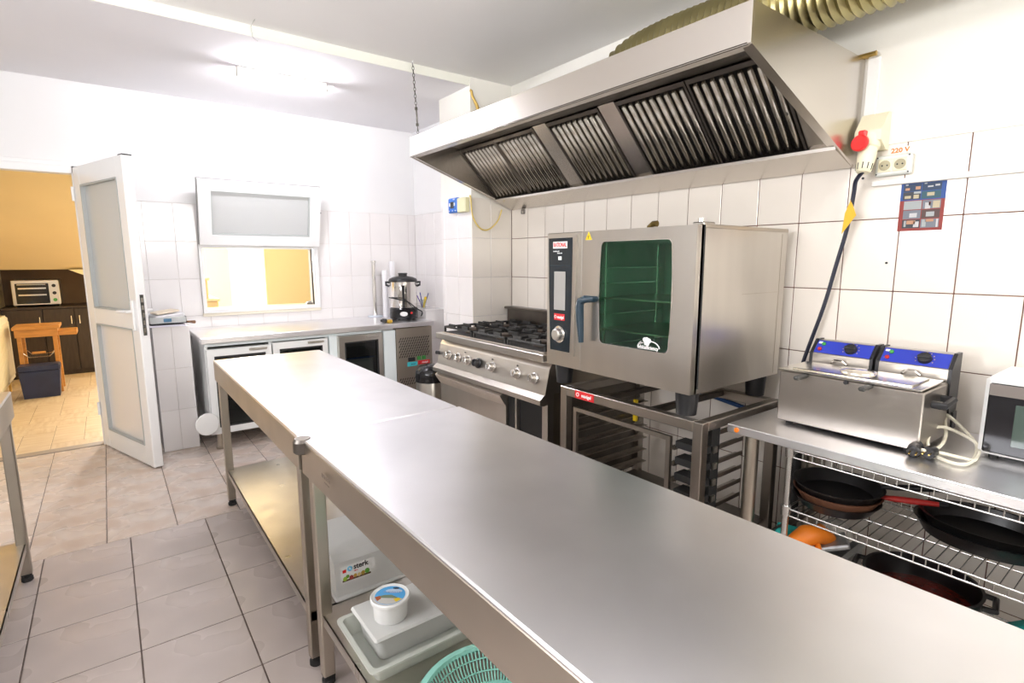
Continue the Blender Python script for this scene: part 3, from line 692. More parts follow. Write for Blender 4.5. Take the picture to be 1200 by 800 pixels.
MB().box(fx-.0015, fx+.002, pc-.042, pc+.042, zda, zdb, .0006).build('display', dispm, bezel)
zl = atx(658, 371, OX).z
MB().box(fx-.0015, fx+.002, pc-.040, pc+.040, zl-.017, zl+.017, .0006).build('dealer_sticker', redl, bezel)
text('dealer_text', 'maxigel', .022, white, bezel, (fx-.0018, pc-.010, zl-.001), XR, bold=.0006, width=.050)
MB().tube([(fx-.0018, pc+.029+.007*math.cos(2*PI*k/12), zl+.007*math.sin(2*PI*k/12)) for k in range(12)], .0014, 5, closed=True).build('dealer_mark', white, bezel)
zk = atx(657, 391, OX).z
MB().lathe([(.044, 0), (.044, .003), (.038, .004)], (fx, pc, zk), 28, (-1, 0, 0)).build('dial_ring', chrome, bezel, 30)
MB().lathe([(.034, 0), (.034, .004), (.030, .024), (.024, .030), (0, .030)], (fx-.003, pc, zk), 28, (-1, 0, 0)).build('dial', mat('dial_alu', (.72, .70, .66), .3, 1), bezel, 30)
wt = atx(690, 277, OX)
MB().prism([(wt.y+.022, wt.z-.016), (wt.y-.022, wt.z-.016), (wt.y, wt.z+.022)], 'x', OX-.0015, OX).build('warning_sticker', yellowp, door)
text('warning_mark', 'Y', .024, ink, door, (OX-.002, wt.y, wt.z-.004), XR)
for x in (OX+.07, OXB-.09):
    for y in (OY0+.06, OY1-.07): MB().lathe([(.042, 0), (.046, .05), (.050, .105)], (x, y, .766), 18).build('foot', black, ov, 30)
n1 = atx(765, 261, 2.45)
MB().tube([(2.45, n1.y+.02, OZ1), (2.45, n1.y+.02, OZ1+.045), (2.45, n1.y-.005, OZ1+.06), (2.45, n1.y-.03, OZ1+.06)], .017, 10).build('pipe_elbow', mat('elbow_brass', (.16, .11, .03), .35, .7), ov, True)
MB().box(OX+.05, OX+.13, OY0+.005, OY0+.06, OZ1, OZ1+.014, .004).cyl((OX+.08, OY0+.04, OZ1+.01), (OX+.08, OY0+.04, OZ1+.03), .012).build('hinge_cap', steel, ov)

# ------------------------------------------------------------------ oven stand
SX0_, SX1_, SY0, SY1, SZ = 1.865, 2.50, 1.205, 2.055, .765
sd = thing('oven_stand', 'open steel stand with tray runners under the combi oven', 'stand', (2.18, 1.63, 0))
p = .045
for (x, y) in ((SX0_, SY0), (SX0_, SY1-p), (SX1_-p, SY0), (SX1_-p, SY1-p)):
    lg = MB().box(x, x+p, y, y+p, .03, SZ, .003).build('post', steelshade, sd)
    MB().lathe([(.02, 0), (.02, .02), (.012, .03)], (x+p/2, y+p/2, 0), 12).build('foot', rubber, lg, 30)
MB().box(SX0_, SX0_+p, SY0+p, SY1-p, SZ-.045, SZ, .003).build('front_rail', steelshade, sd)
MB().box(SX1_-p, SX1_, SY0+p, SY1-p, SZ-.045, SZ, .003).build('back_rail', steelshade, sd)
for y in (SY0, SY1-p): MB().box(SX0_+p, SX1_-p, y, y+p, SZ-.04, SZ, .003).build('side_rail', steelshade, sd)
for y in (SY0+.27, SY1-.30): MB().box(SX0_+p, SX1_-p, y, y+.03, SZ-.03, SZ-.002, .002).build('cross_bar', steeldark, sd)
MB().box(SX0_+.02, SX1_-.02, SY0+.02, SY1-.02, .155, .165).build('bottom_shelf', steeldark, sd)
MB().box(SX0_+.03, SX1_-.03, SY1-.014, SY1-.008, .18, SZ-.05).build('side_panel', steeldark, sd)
# inner runner frame
fy0, fy1, fz1 = SY0+.155, SY1-.095, SZ-.095
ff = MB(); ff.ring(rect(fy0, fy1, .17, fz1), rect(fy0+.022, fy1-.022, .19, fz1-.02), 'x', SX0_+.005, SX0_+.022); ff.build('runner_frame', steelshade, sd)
for k in range(6):
    z = .25+k*.072
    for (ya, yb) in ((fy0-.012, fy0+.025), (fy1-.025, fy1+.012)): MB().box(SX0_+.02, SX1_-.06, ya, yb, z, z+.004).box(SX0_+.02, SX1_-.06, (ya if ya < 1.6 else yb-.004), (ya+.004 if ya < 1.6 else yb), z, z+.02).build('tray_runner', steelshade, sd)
    MB().box(SX0_+.03, SX0_+.10, SY0+.012, fy0-.01, z+.01, z+.04).build('ladder_plate', blackmatt, sd)
    MB().box(SX0_+.098, SX0_+.125, SY0+.003, SY0+.012, z+.008, z+.034).build('ladder_notch', steel, sd)
MB().box(SX0_+.09, SX0_+.15, SY0+.012, SY0+.03, .16, SZ-.045).build('ladder_post', blackmatt, sd)
for k in range(2): MB().box(SX0_+.44, SX0_+.46, fy1-.05, fy1-.026, .52+.075*k, .57+.075*k, .003).build('yellow_clip', yellowp, sd)
lb = thing('red_sticker', 'red rectangular dealer sticker on the front rail of the oven stand', 'sticker', (SX0_-.001, SY1-.16, SZ-.022))
ly1, ly0 = atx(674, 457, SX0_).y, atx(696, 466, SX0_).y
MB().box(SX0_-.002, SX0_-.0002, ly0, ly1, SZ-.042, SZ-.002).build('film', redl, lb)
text('dealer_text', 'maxigel', .024, white, lb, (SX0_-.0025, (ly0+ly1)/2-.015, SZ-.023), XR, bold=.0006, width=.066)
MB().tube([(SX0_-.0025, ly1-.02+.009*math.cos(2*PI*k/12), SZ-.022+.009*math.sin(2*PI*k/12)) for k in range(12)], .0017, 5, closed=True).build('dealer_mark', white, lb)
# hoses on the wall behind the stand
tag(MB().tube([(2.645, 1.95, .70), (2.643, 1.6, .66), (2.643, 1.3, .62), (2.643, 1.0, .60), (2.645, .85, .52)], .012, 8).build('water_hose', mat('blue_hose', (.02, .07, .20), .4), None, True), 'blue water hose along the wall behind the oven stand', 'hose')
tag(MB().tube([(2.645, 1.9, .74), (2.644, 1.5, .70), (2.644, 1.22, .67), (2.644, 1.05, .66), (2.645, .9, .695)], .011, 8).build('power_cable', rubber, None, True), 'black cable along the wall behind the oven stand', 'cable')
tag(MB().tube([(2.59, 1.16, .0), (2.59, 1.16, .50), (2.59, 1.15, .55), (2.60, 1.12, .57)], .028, 12).build('drain_pipe', mat('drain_dark', (.03, .03, .03), .5), None, True), 'dark drain pipe rising behind the round table leg', 'pipe')

# ------------------------------------------------------------------ extractor hood
HX, HY0, HY1, HT, HF, HB = 1.76, 1.035, 3.512, 2.256, 2.122, 1.812
hd = thing('extractor_hood', 'large slanted steel extractor hood above the range and oven', 'hood', (2.2, 2.27, HB))
XE = XW-.004
t = .012
MB().box(HX, HX+t, HY0, HY1, HF, HT, .002).box(HX, HX+.05, HY0+t, HY1-t, HF, HF+.006).build('fascia', steelhood, hd)
side = [(HX+t, HF), (XE, HB), (XE, HT), (HX+t, HT)]
MB().prism(side, 'y', HY0, HY0+t).build('side_panel', steelhood, hd)
MB().prism(side, 'y', HY1-t, HY1).build('side_panel', steelhood, hd)
MB().box(HX+t, XE, HY0+t, HY1-t, HT-.006, HT).build('top_panel', steeldark, hd)
MB().box(XE-.006, XE, HY0+t, HY1-t, HB+.005, HT-.006).build('back_panel', steeldark, hd)
# gutter along the wall
FXB, FZB, FXT, FZT = 2.50, 1.868, 2.155, 2.212
MB().prism([(XE-.007, HB+.002), (FXB-.03, HB+.058), (FXB-.03, HB+.072), (FXB+.02, HB+.072), (XE-.007, HB+.06)], 'y', HY0+t, HY1-t).build('grease_gutter', steelhood, hd)
for (y, sgn) in ((HY0+t, 1), (HY1-t, -1)):
    e = MB(); y2 = y+sgn*.028
    e.prism([(HX+t, HF+.003), (XE-.2, HF-(XE-.2-HX-t)*(HF-HB)/(XE-HX-t)+.003), (XE-.2, HF-(XE-.2-HX-t)*(HF-HB)/(XE-HX-t)+.012), (HX+t, HF+.012)], 'y', min(y, y2), max(y, y2)); e.build('bottom_flange', steelhood, hd)
# filter bank: plane from (FXT,FZT) near the top to (FXB,FZB) above the gutter
fu = Vector((FXB-FXT, 0, FZB-FZT)); FL = fu.length; fu.normalize(); fn = Vector((fu.z, 0, -fu.x))     # points down and to the front
if fn.z > 0: fn = -fn
def MF(y): return Matrix(((fu.x, 0, fn.x, FXT), (0, 1, 0, y), (fu.z, 0, fn.z, FZT), (0, 0, 0, 1)))
MB(MF(0)).box(-.02, FL+.01, HY0+t, HY1-t, -.05, -.045).build('filter_bed', mat('filter_slot_shade', (.02, .018, .016), .6), hd)  # near-black colour paints the shade between the filter slats
MB().prism([(HX+.05, HT-.012), (FXT-.03, FZT+.015), (FXT+.02, FZT+.006), (FXT+.02, FZT+.02), (FXT-.03, HT-.008)], 'y', HY0+t, HY1-t).build('upper_rail', steeldark, hd)
banks = [(1.165, 1.575), (1.58, 1.995), (2.115, 2.535), (2.66, 3.075), (3.08, 3.495)]
for (a, b2) in banks:
    fr = MB(MF(0)); fr.ring(rect(0, FL, a, b2), rect(.022, FL-.018, a+.012, b2-.012), 'z', -.04, 0)
    fo = fr.build('filter', steeldark, hd)
    n = 9; w = (b2-a-.024)/n
    for k in range(n):
        yc = a+.012+w*(k+.5)
        sl_ = MB(MF(yc)); L0, L1 = .030, FL-.026
        prof = [(-w*.30, -.016), (-w*.25, -.003), (-w*.10, .003), (w*.10, .003), (w*.25, -.003), (w*.30, -.016)]
        vs = []; ends = ((L0, .2), (L0+.012, 1), (L1-.012, 1), (L1, .2))
        for (u, sc) in ends: vs += [(u, q[0]*(sc if sc == 1 else .75), q[1] if sc == 1 else -.014) for q in prof]
        m_ = len(prof); fs = [[i*m_+j, i*m_+j+1, (i+1)*m_+j+1, (i+1)*m_+j] for i in range(3) for j in range(m_-1)]
        sl_.add(vs, fs); sl_.build('slat', steelslat, fo, 50)
        # hem beside each slat, the slot opens onto the near-black bed
    for yy in (a+.03, (a+b2)/2): MB(MF(yy)).lathe([(.006, 0), (.006, .006), (0, .008)], (FL*.55, 0, .002), 8).build('rivet', steeldark, fo)
for (a, b2) in ((HY0+t, 1.16), (2.0, 2.11), (2.54, 2.655)): MB(MF(0)).box(-.005, FL, a, b2, -.012, -.004).build('blank_panel', steelhood, hd)
# chain
ch = thing('hood_chain', 'steel chain with turnbuckle holding the front corner of the hood', 'chain', (1.80, 3.47, HT))
ct = Vector((1.795, 3.50, ZU)); cb = Vector((1.80, 3.455, HT-.003))
cl = MB(); nl = 20; dv = (cb-ct)
def link(mb, c, d, a, L=.021, W_=.007, r=.0022):
    d = d.normalized(); s_ = d.orthogonal().normalized(); s_ = Matrix.Rotation(a, 3, d) @ s_
    P = []
    for k in range(12):
        th = 2*PI*k/12; P.append(c+s_*(W_*math.cos(th))+d*((L/2-W_*.3)*math.sin(th)))
    mb.tube(P, r, 5, closed=True)
for k in range(12): link(cl, ct+dv*((k+.5)/22+.03), dv, (k % 2)*PI/2, dv.length/22*1.35)
for k in range(3): link(cl, ct+dv*(.90+.035*k), dv, (k % 2)*PI/2, .024)
cl.build('links', mat('chain_steel', (.10, .09, .075), .5, .6), ch, 60)['kind'] = 'stuff'
tb = MB(); s_ = dv.orthogonal().normalized(); a0, a1 = ct+dv*.62, ct+dv*.84
for sg in (-1, 1): tb.tube([a0+s_*.009*sg, a1+s_*.009*sg], .003, 6)
tb.tube([ct+dv*.57, ct+dv*.66], .003, 6); tb.tube([ct+dv*.80, ct+dv*.9], .003, 6); tb.tube([a0-dv*.012, a0+dv*.02], .010, 8); tb.tube([a1-dv*.02, a1+dv*.012], .010, 8)
tb.build('turnbuckle', mat('chain_steel', (.2, .2, .2)), ch, True)
MB().cyl(ct, ct+Vector((0, 0, -.03)), .004, n=8).build('ceiling_eye', white, ch, True)
q = atx(551, 115, 2.29)
tag(MB().tube([(2.275, 3.535, 2.66), (2.285, 3.53, 2.655), (2.29, 3.525, 2.62), (2.32, 3.515, 2.56), (2.34, 3.50, 2.49), (2.34, 3.49, 2.26)], [.010, .010, .009, .012, .015, .012], 8).build('hood_bracket', brass, None, True), 'brass coloured bracket fixing the hood to the pillar', 'bracket')
# duct
P = []
ctrl = [Vector(v) for v in ((2.36, 2.20, 2.258), (2.36, 2.19, 2.34), (2.37, 2.08, 2.44), (2.38, 1.85, 2.475), (2.39, 1.5, 2.475), (2.40, 1.1, 2.475), (2.41, .6, 2.49), (2.42, .1, 2.50), (2.42, -.5, 2.51))]
def catmull(C, m):
    out = []
    for i in range(len(C)-1):
        p0 = C[max(i-1, 0)]; p1 = C[i]; p2 = C[i+1]; p3 = C[min(i+2, len(C)-1)]
        for k in range(m):
            t_ = k/m; out.append(.5*((2*p1)+(p2-p0)*t_+(2*p0-5*p1+4*p2-p3)*t_*t_+(3*p1-p0-3*p2+p3)*t_**3))
    out.append(C[-1]); return out
path = catmull(ctrl, 40)
seg = [0]
for i in range(1, len(path)): seg.append(seg[-1]+(path[i]-path[i-1]).length)
pts = []; rad = []; i = 0; s_ = 0; k = 0
while s_ < seg[-1]:
    while seg[i+1] < s_: i += 1
    f = (s_-seg[i])/max(seg[i+1]-seg[i], 1e-6); pts.append(path[i].lerp(path[i+1], f)); rad.append((.127, .136, .127, .119)[k % 4]); k += 1; s_ += .0085
tag(MB().tube(pts, rad, 28, cap=False).build('exhaust_duct', ductm, None, 70), 'flexible ribbed foil duct running along the top of the hood', 'duct')

# ------------------------------------------------------------------ fittings on the right wall
q = atx(1021, 20, XW)
tag(MB().box(XW-.004, XW+.001, .80, 1.0, 2.44, 2.62, .0015).build('cover_plate', wallc), 'flush painted cover plate high on the right wall near the duct', 'plate')
tag(MB().box(XW-.016, XW, .975, 1.02, 2.022, 2.25, .002).build('vertical_trunking', whitepl), 'white vertical cable trunking above the red socket', 'trunking')
tag(MB().cyl((XW-.03, 1.07, 2.262), (XW-.03, .985, 2.262), .010, n=10).cyl((XW-.03, 1.03, 2.262), (XW, 1.03, 2.262), .007, n=8).build('pipe_bracket', brass, None, True), 'brass pipe clamp on the wall at the hood corner', 'bracket')
so = thing('power_socket', 'cream industrial wall socket with plug and red cap', 'socket', (XW-.05, .965, 1.75))
MB().prism([(XW, 2.02), (XW-.025, 2.02), (XW-.085, 1.945), (XW-.085, 1.905), (XW-.025, 1.87), (XW, 1.87)], 'y', .920, 1.020).build('housing', cream, so)
ax = Vector((-.30, .0, -.95)).normalized()
MB().lathe([(.040, 0), (.040, .05), (.034, .055), (.034, .10), (.030, .13), (.022, .135), (0, .135)], (XW-.055, 0.968, 1.925), 20, ax).build('plug_body', cream, so, 30)
MB().lathe([(.033, 0), (.033, .012), (.028, .016), (0, .016)], (XW-.115, .983, 1.893), 22, (-1, .15, .1)).build('red_cap', red, so, 30)
MB().box(XW-.115, XW-.09, 0.968, .996, 1.92, 1.945, .004).build('cap_hinge', red, so)
nb = Vector((XW-.055, 0.968, 1.925))+ax*.135
MB().lathe([(.032, -.02), (.030, .012), (.022, .022), (0, .022)], nb, 14, ax).build('cable_nut', cream, so, 20)
for k in range(10):
    a = 2*PI*k/10; e1 = ax.orthogonal().normalized(); e2 = ax.cross(e1)
    MB().cyl(nb+(e1*math.cos(a)+e2*math.sin(a))*.0312-ax*.012, nb+(e1*math.cos(a)+e2*math.sin(a))*.029+ax*.014, .0022, n=5).build('nut_rib', ink, so)
n0 = nb+ax*.015
cb = [n0, atx(1003, 212, 2.58), atx(1000, 230, 2.60), atx(992, 270, 2.61), atx(980, 310, 2.615), atx(965, 360, 2.615), atx(941, 425, 2.61), atx(935, 455, 2.62), atx(930, 480, 2.62)]
tag(MB().tube(catmull(cb, 6), .0085, 8).build('power_lead', mat('navy_cable', (.006, .009, .025), .4), None, True), 'dark blue power lead hanging from the red socket', 'cable')
tg = MB(); a, b2, c2, d2 = atx(997, 234, 2.595), atx(1003, 252, 2.59), atx(986, 274, 2.60), atx(990, 250, 2.60)
N_ = Vector((.004, 0, 0)); tg.add([a, b2, c2, d2, a+N_, b2+N_, c2+N_, d2+N_], [(0, 1, 2, 3), (7, 6, 5, 4), (0, 4, 5, 1), (1, 5, 6, 2), (2, 6, 7, 3), (3, 7, 4, 0)])
tag(tg.build('cable_tag', yellowt), 'yellow paper tag folded round the power lead', 'tag')
ds = thing('double_outlet', 'grey double power outlet with cream sockets on the tiled wall', 'outlet', (XW, .905, 1.77))
ya, yb = atx(1068, 190, XW-.03).y, atx(1026, 190, XW-.03).y; za, zb = atx(1047, 205, XW-.03).z, atx(1047, 181, XW-.03).z
MB().box(XW-.032, XW, ya, yb, za, zb, .006).build('box', greyp, ds)
ym = (ya+yb)/2; zm = (za+zb)/2
for sg in (-1, 1):
    so2 = MB().box(XW-.036, XW-.03, ym+sg*.027-.025, ym+sg*.027+.025, zm-.026, zm+.026, .003).build('socket_plate', cream, ds)
    MB().lathe([(.021, 0), (.019, .001), (.017, .001), (.017, -.001)], (XW-.0362, ym+sg*.027, zm), 18, (-1, 0, 0)).build('socket_well', mat('socket_shadow', (.42, .38, .25), .6), so2)
    for s2 in (-1, 1): MB().cyl((XW-.038, ym+sg*.027+s2*.009, zm), (XW-.035, ym+sg*.027+s2*.009, zm), .0032, n=8).build('pin_hole', ink, so2)
for yy in (ya+.008, yb-.008):
    for zz in (za+.008, zb-.008): MB().cyl((XW-.034, yy, zz), (XW-.03, yy, zz), .003, n=8).build('screw', ink, ds)
lb = tag(MB().box(XW-.0015, XW-.0002, ym-.055, ym+.055, zb+.005, zb+.032).build('voltage_label', mat('label_tape', (.84, .78, .70), .5)), 'clear label above the double outlet reading 220 V in orange', 'label')
text('voltage_text', '220 V', .026, orangep, lb, (XW-.002, ym-.012, zb+.018), XR, bold=.0008, width=.066)
cz = atx(1100, 208, XW).z
tag(MB().box(XW-.018, XW, -.55, atx(1023.5, 213, XW).y, cz-.012, cz+.010, .002).build('cable_trunking', mat('trunking', (.82, .80, .75), .4)), 'long white cable trunking below the double outlet', 'trunking')
for i, (px, py) in enumerate(((1021.5, 176), (1011.5, 209), (1039, 308))):
    q = atx(px, py, XW); MB().cyl((XW-.004, q.y, q.z), (XW+.002, q.y, q.z), .005, n=8).build('drill_hole', ink, wr)
# poster
ps = thing('safety_poster', 'laminated poster of small photos, blue above and red below', 'poster', (XW, .78, 1.54))
ya, yb = atx(1107, 240, XW).y, atx(1054.5, 240, XW).y; zt, zm2, zb2 = cz-.013, atx(1080, 234, XW).z, atx(1080, 270, XW).z
pm = {k: mat('print_'+k, tuple(v*.6 for v in c_), .5) for k, c_ in dict(navy=(.015, .05, .13), teal=(.03, .13, .17), skin=(.75, .40, .22), cream=(.72, .62, .40), pale=(.55, .60, .60), dark=(.05, .055, .07), red=(.40, .04, .025), blue=(.02, .10, .42), grey=(.25, .28, .33), white=(.8, .8, .8), brown=(.12, .06, .05)).items()}
MB().box(XW-.0015, XW-.0002, ya, yb, zm2, zt).build('blue_sheet', pm['blue'], ps)
MB().box(XW-.0015, XW-.0002, ya, yb, zb2, zm2).build('red_sheet', pm['red'], ps)
Wp, H1, H2 = yb-ya, zt-zm2, zm2-zb2
def pr(name, m, u0, u1, v0, v1, sheet, k=1):
    Z0, H_ = (zm2, H1) if sheet == 0 else (zb2, H2)
    o = MB().poly([(XW-.0016-.0002*k, yb-Wp*u0, Z0+H_*v0), (XW-.0016-.0002*k, yb-Wp*u1, Z0+H_*v0), (XW-.0016-.0002*k, yb-Wp*u1, Z0+H_*v1), (XW-.0016-.0002*k, yb-Wp*u0, Z0+H_*v1)]); o.build(name, pm[m], ps)
for (u0, u1, v0, v1, m) in ((.06, .46, .06, .5, 'dark'), (.48, .9, .06, .48, 'teal'), (.06, .46, .52, .96, 'navy'), (.48, .9, .52, .96, 'navy')): pr('photo_print', m, u0, u1, v0, v1, 0)
for (u0, u1, v0, v1, m) in ((.1, .2, .60, .74, 'skin'), (.33, .44, .62, .8, 'skin'), (.3, .42, .1, .32, 'cream'), (.1, .24, .12, .28, 'cream'), (.6, .76, .2, .4, 'cream'), (.6, .72, .70, .78, 'white'), (.76, .86, .74, .84, 'white'), (.3, .46, .38, .5, 'pale'), (.1, .16, .88, .96, 'white'), (.52, .58, .9, .97, 'white')): pr('photo_detail', m, u0, u1, v0, v1, 0, 2)
for r_ in range(3):
    for c_ in range(2):
        u0 = .1+.42*c_; v0 = .09+.305*r_; pr('photo_print', (('dark', 'grey'), ('grey', 'brown'), ('pale', 'grey'))[r_][c_], u0, u0+.40, v0, v0+.28, 1)
for (u0, u1, v0, v1, m) in ((.25, .42, .44, .58, 'white'), (.62, .8, .45, .6, 'pale'), (.2, .4, .22, .34, 'skin'), (.55, .64, .12, .36, 'pale'), (.62, .8, .28, .36, 'skin'), (.36, .48, .12, .3, 'white'), (.86, .9, .1, .36, 'white'), (.58, .7, .7, .9, 'white'), (.75, .9, .72, .94, 'cream'), (.66, .7, .8, .92, 'red'), (.14, .19, .14, .34, 'pale')): pr('photo_detail', m, u0, u1, v0, v1, 1, 2)
tag(MB().box(XW-.012, XW, 3.36, 3.40, 1.775, 1.81, .003).cyl((XW-.014, 3.38, 1.80), (XW-.014, 3.38, 1.775), .010, n=8).build('wall_clip', steeldark), 'small dark metal clip under the far end of the hood', 'clip')
# thermostat on pillar
th = thing('gas_alarm', 'blue square control unit on the white pillar', 'controller', (PX, 3.77, 1.79))
MB().box(PX-.035, PX, 3.70, 3.835, 1.79, 1.905, .008).build('case', bluep, th)
MB().box(PX-.037, PX-.034, 3.745, 3.795, 1.825, 1.875).build('display', ink, th)
strokes('small_print', white, th, (PX-.0365, 3.738, 1.893), XR, .03, .010, 5)
for yy in (3.805, 3.735): MB().box(PX-.037, PX-.034, yy-.008, yy+.008, 1.842, 1.866).build('white_mark', white, th)
for k, yy in enumerate((3.815, 3.765, 3.722)): MB().cyl((PX-.037, yy, 1.805), (PX-.034, yy, 1.805), .005, n=8).build('indicator', white, th)
tag(MB().box(PX-.04, PX, 3.565, 3.69, 1.787, 1.895, .005).build('junction_box', mat('junction_cream', (.76, .74, .48), .45)), 'cream junction box next to the blue control unit', 'junction box')
yc = [Vector(v) for v in ((PX-.006, 3.552, 1.905), (PX-.012, 3.53, 1.87), (PX+.0, 3.525, 1.75), (PX+.06, 3.52, 1.665), (PX+.14, 3.52, 1.655), (PX+.22, 3.51, 1.72), (PX+.255, 3.50, 1.81))]
tag(MB().tube(catmull(yc, 6), .006, 6).build('yellow_cable', mat('yellow_cable', (.72, .55, .16), .5), None, True), 'yellow cable drooping from the pillar corner to the hood', 'cable')
tag(MB().tube(catmull([Vector((XB-.004, 4.15, 1.98)), Vector((XB-.004, 4.14, 1.8)), Vector((XB-.004, 4.10, 1.6)), Vector((XB-.006, 4.085, 1.50))], 5), .003, 5).build('thin_wire', mat('pale_wire', (.6, .5, .48), .5), None, True), 'thin pale wire hanging on the white tiles beside the pillar', 'wire')

# ------------------------------------------------------------------ refrigerated counter
FY = 4.42
fc = thing('fridge_counter', 'steel topped refrigerated counter with glass doors under the serving window', 'fridge', (1.45, 4.78, 0))
MB().box(.503, 2.405, 4.395, 5.15, .822, .865, .004).build('worktop', steeltop, fc)
whf = mat('fridge_white', (.82, .83, .82), .3)
b = MB(); b.box(.53, .55, FY+.045, 5.13, .12, .82); b.box(.55, 2.02, 5.10, 5.13, .12, .82); b.box(.55, 2.02, FY+.045, 5.10, .12, .14); b.box(.55, 2.02, FY+.045, 5.10, .80, .82); b.box(2.0, 2.02, FY+.02, 5.1, .14, .8)
for x in (.985, 1.425): b.box(x-.015, x+.015, FY+.045, 4.6, .14, .80)
b.build('cabinet', whf, fc)
MB().box(1.91, 2.022, FY+.0, FY+.03, .12, .805, .003).build('white_panel', mat('fridge_pale', (.78, .85, .86), .3), fc)
def fdoor(x0, x1, z0, z1, fm, M=None, glassz=.14):
    d = MB(M); d.ring(rect(x0, x1, z0, z1), rect(x0+.05, x1-.045, z0+.05, z1-.055), 'y', FY, FY+.042)
    o = d.build('door', fm, fc)
    MB(M).ring(rect(x0+.048, x1-.043, z0+.048, z1-.053), rect(x0+.060, x1-.055, z0+.06, z1-.065), 'y', FY-.001, FY+.03).build('gasket', rubber, o)
    MB(M).box(x0+.05, x1-.045, FY+.012, FY+.018, z0+.05, z1-.055).build('glass', darkglass, o)
    MB(M).box(x1-.16, x1-.03, FY-.012, FY+.0, z1-.030, z1-.012, .004).build('handle', steel, o)
    return o
fdoor(.536, .980, .135, .775, whf); fdoor(.992, 1.417, .135, .785, whf)
hx_ = 1.90; Mh = Matrix.Translation((hx_, FY, 0)) @ Matrix.Rotation(math.radians(6), 4, 'Z') @ Matrix.Translation((-hx_, -FY, 0))
fdoor(1.495, 1.90, .135, .792, steel, Mh)
MB().box(1.432, 1.50, FY+.0, FY+.04, .13, .80, .003).build('white_panel', mat('fridge_pale', (.8, .85, .86)), fc)
MB().box(.53, 1.9, FY+.02, FY+.06, .795, .82).build('top_rail', mat('fridge_pale', (.8, .85, .86)), fc)
for z in (.36, .58): MB().box(.56, 1.99, FY+.1, 5.08, z, z+.006).build('shelf', galv, fc)
gp = MB().box(2.027, 2.385, FY-.005, FY+.03, .115, .815, .003).build('machine_panel', steelold, fc)
MB().box(2.03, 2.38, FY+.03, 5.12, .12, .82).build('machine_housing', steelold, fc)
vs_ = MB()
for (za, zb_) in ((.555, .765), (.30, .365+.02), (.16, .27)):
    nz = int((zb_-za)/.0235)
    for k in range(nz):
        for j in range(13):
            x = 2.055+j*.0232+(k % 2)*.0116; z = za+k*.0235
            vs_.add([(x-.009, FY-.0056, z-.008), (x+.000, FY-.0056, z-.010), (x+.011, FY-.0056, z+.008), (x+.002, FY-.0056, z+.010)], [(0, 1, 2, 3)])
vs_.build('vent_slots', ink, gp)['kind'] = 'stuff'
dz = aty(480, 421, FY).z
MB().box(2.135, 2.205, FY-.008, FY-.004, dz-.018, dz+.018).build('thermostat', black, gp)
for x in (2.225, 2.275): MB().box(x, x+.04, FY-.008, FY-.004, dz-.012, dz+.022, .003).build('switch', greenl, gp)
MB().box(2.125, 2.225, FY-.0075, FY-.005, dz-.064, dz-.024, .001).build('cyan_label', cyan, gp)
MB().box(2.235, 2.355, FY-.0075, FY-.005, dz-.056, dz-.020).build('red_label', redl, gp)
text('dealer_text', 'maxigel', .026, white, gp, (2.305, FY-.0078, dz-.038), XF, width=.06)
strokes('cyan_text', ink, gp, (2.185, FY-.0078, dz-.044), XF, .045, .010, 6)
for x in (.585, 1.45, 2.3):
    for y in (FY+.07, 5.05): MB().lathe([(.03, 0), (.03, .02), (.02, .03), (.02, .13)], (x, y, 0), 12).build('foot', steelold, fc, 30)
sb_ = tag(MB().box(1.56, 1.86, 4.55, 4.95, .366, .56, .01).build('storage_box', whitepl), 'white storage box inside the half open fridge door', 'box')
MB().box(1.55, 1.87, 4.54, 4.96, .56, .585, .006).build('lid', bluep, sb_)
rw = aty(243, 497, FY-.03)
tag(MB().lathe([(0, 0), (.03, -.022), (.062, -.014), (.082, .004), (.078, .010), (0, .010)], (rw.x, rw.y, rw.z), 24, (.25, -1, .1)).build('round_cap', whitepl, None, 40), 'round white plastic cap at the bottom corner of the fridge counter', 'cap')

# ledge with pens
lg = struct(MB().box(2.425, XB, 4.60, YF, -.01, .935).build('wall_ledge', tilef, origin=(2.5, 4.9, 0)), 'low tiled ledge between the fridge counter and the pillar')
MB().box(2.415, XB, 4.59, YF, .935, .953, .003).build('ledge_top', tilef, lg)
tiles(lg, (0, 4.597, 0), (1, 0, 0), (0, 0, 1), (2.425, XB), (0, .934), .2065, .3045, 2.425, .052, tilef, joint=.003)
cu = atx(496, 359, 2.47); cu.z = .953
pc_ = thing('pen_cup', 'clear plastic cup holding pens on the tiled ledge', 'cup', cu)
MB().lathe([(.026, 0), (.034, .09), (.031, .09), (.023, .004), (0, .004)], cu, 18).build('cup', glass, pc_, 30)
for k, (m, a, l_, name) in enumerate(((mat('pen_violet', (.10, .02, .30), .4), -.9, .13, 'violet'), (mat('pen_blue', (.03, .04, .35), .4), -.35, .15, 'blue'), (mat('pen_navy', (.03, .03, .18), .4), .75, .15, 'navy'), (yellowp, .25, .11, 'yellow'))):
    e = Vector((math.sin(a)*.5, -.15*k+.2, 1)).normalized(); base = cu+Vector((math.sin(a)*.008, 0, .008))
    r_ = .005 if name != 'yellow' else .013
    pn_ = tag(MB().tube([base, base+e*(l_-.01), base+e*l_], [r_*.7, r_, r_*.7], 8).build('pen' if name != 'yellow' else 'marker', m, None, True), {'violet': 'violet pen in the clear cup', 'blue': 'bright blue pen in the clear cup', 'navy': 'navy pen leaning in the clear cup', 'yellow': 'thick yellow marker in the clear cup'}[name], 'pen')

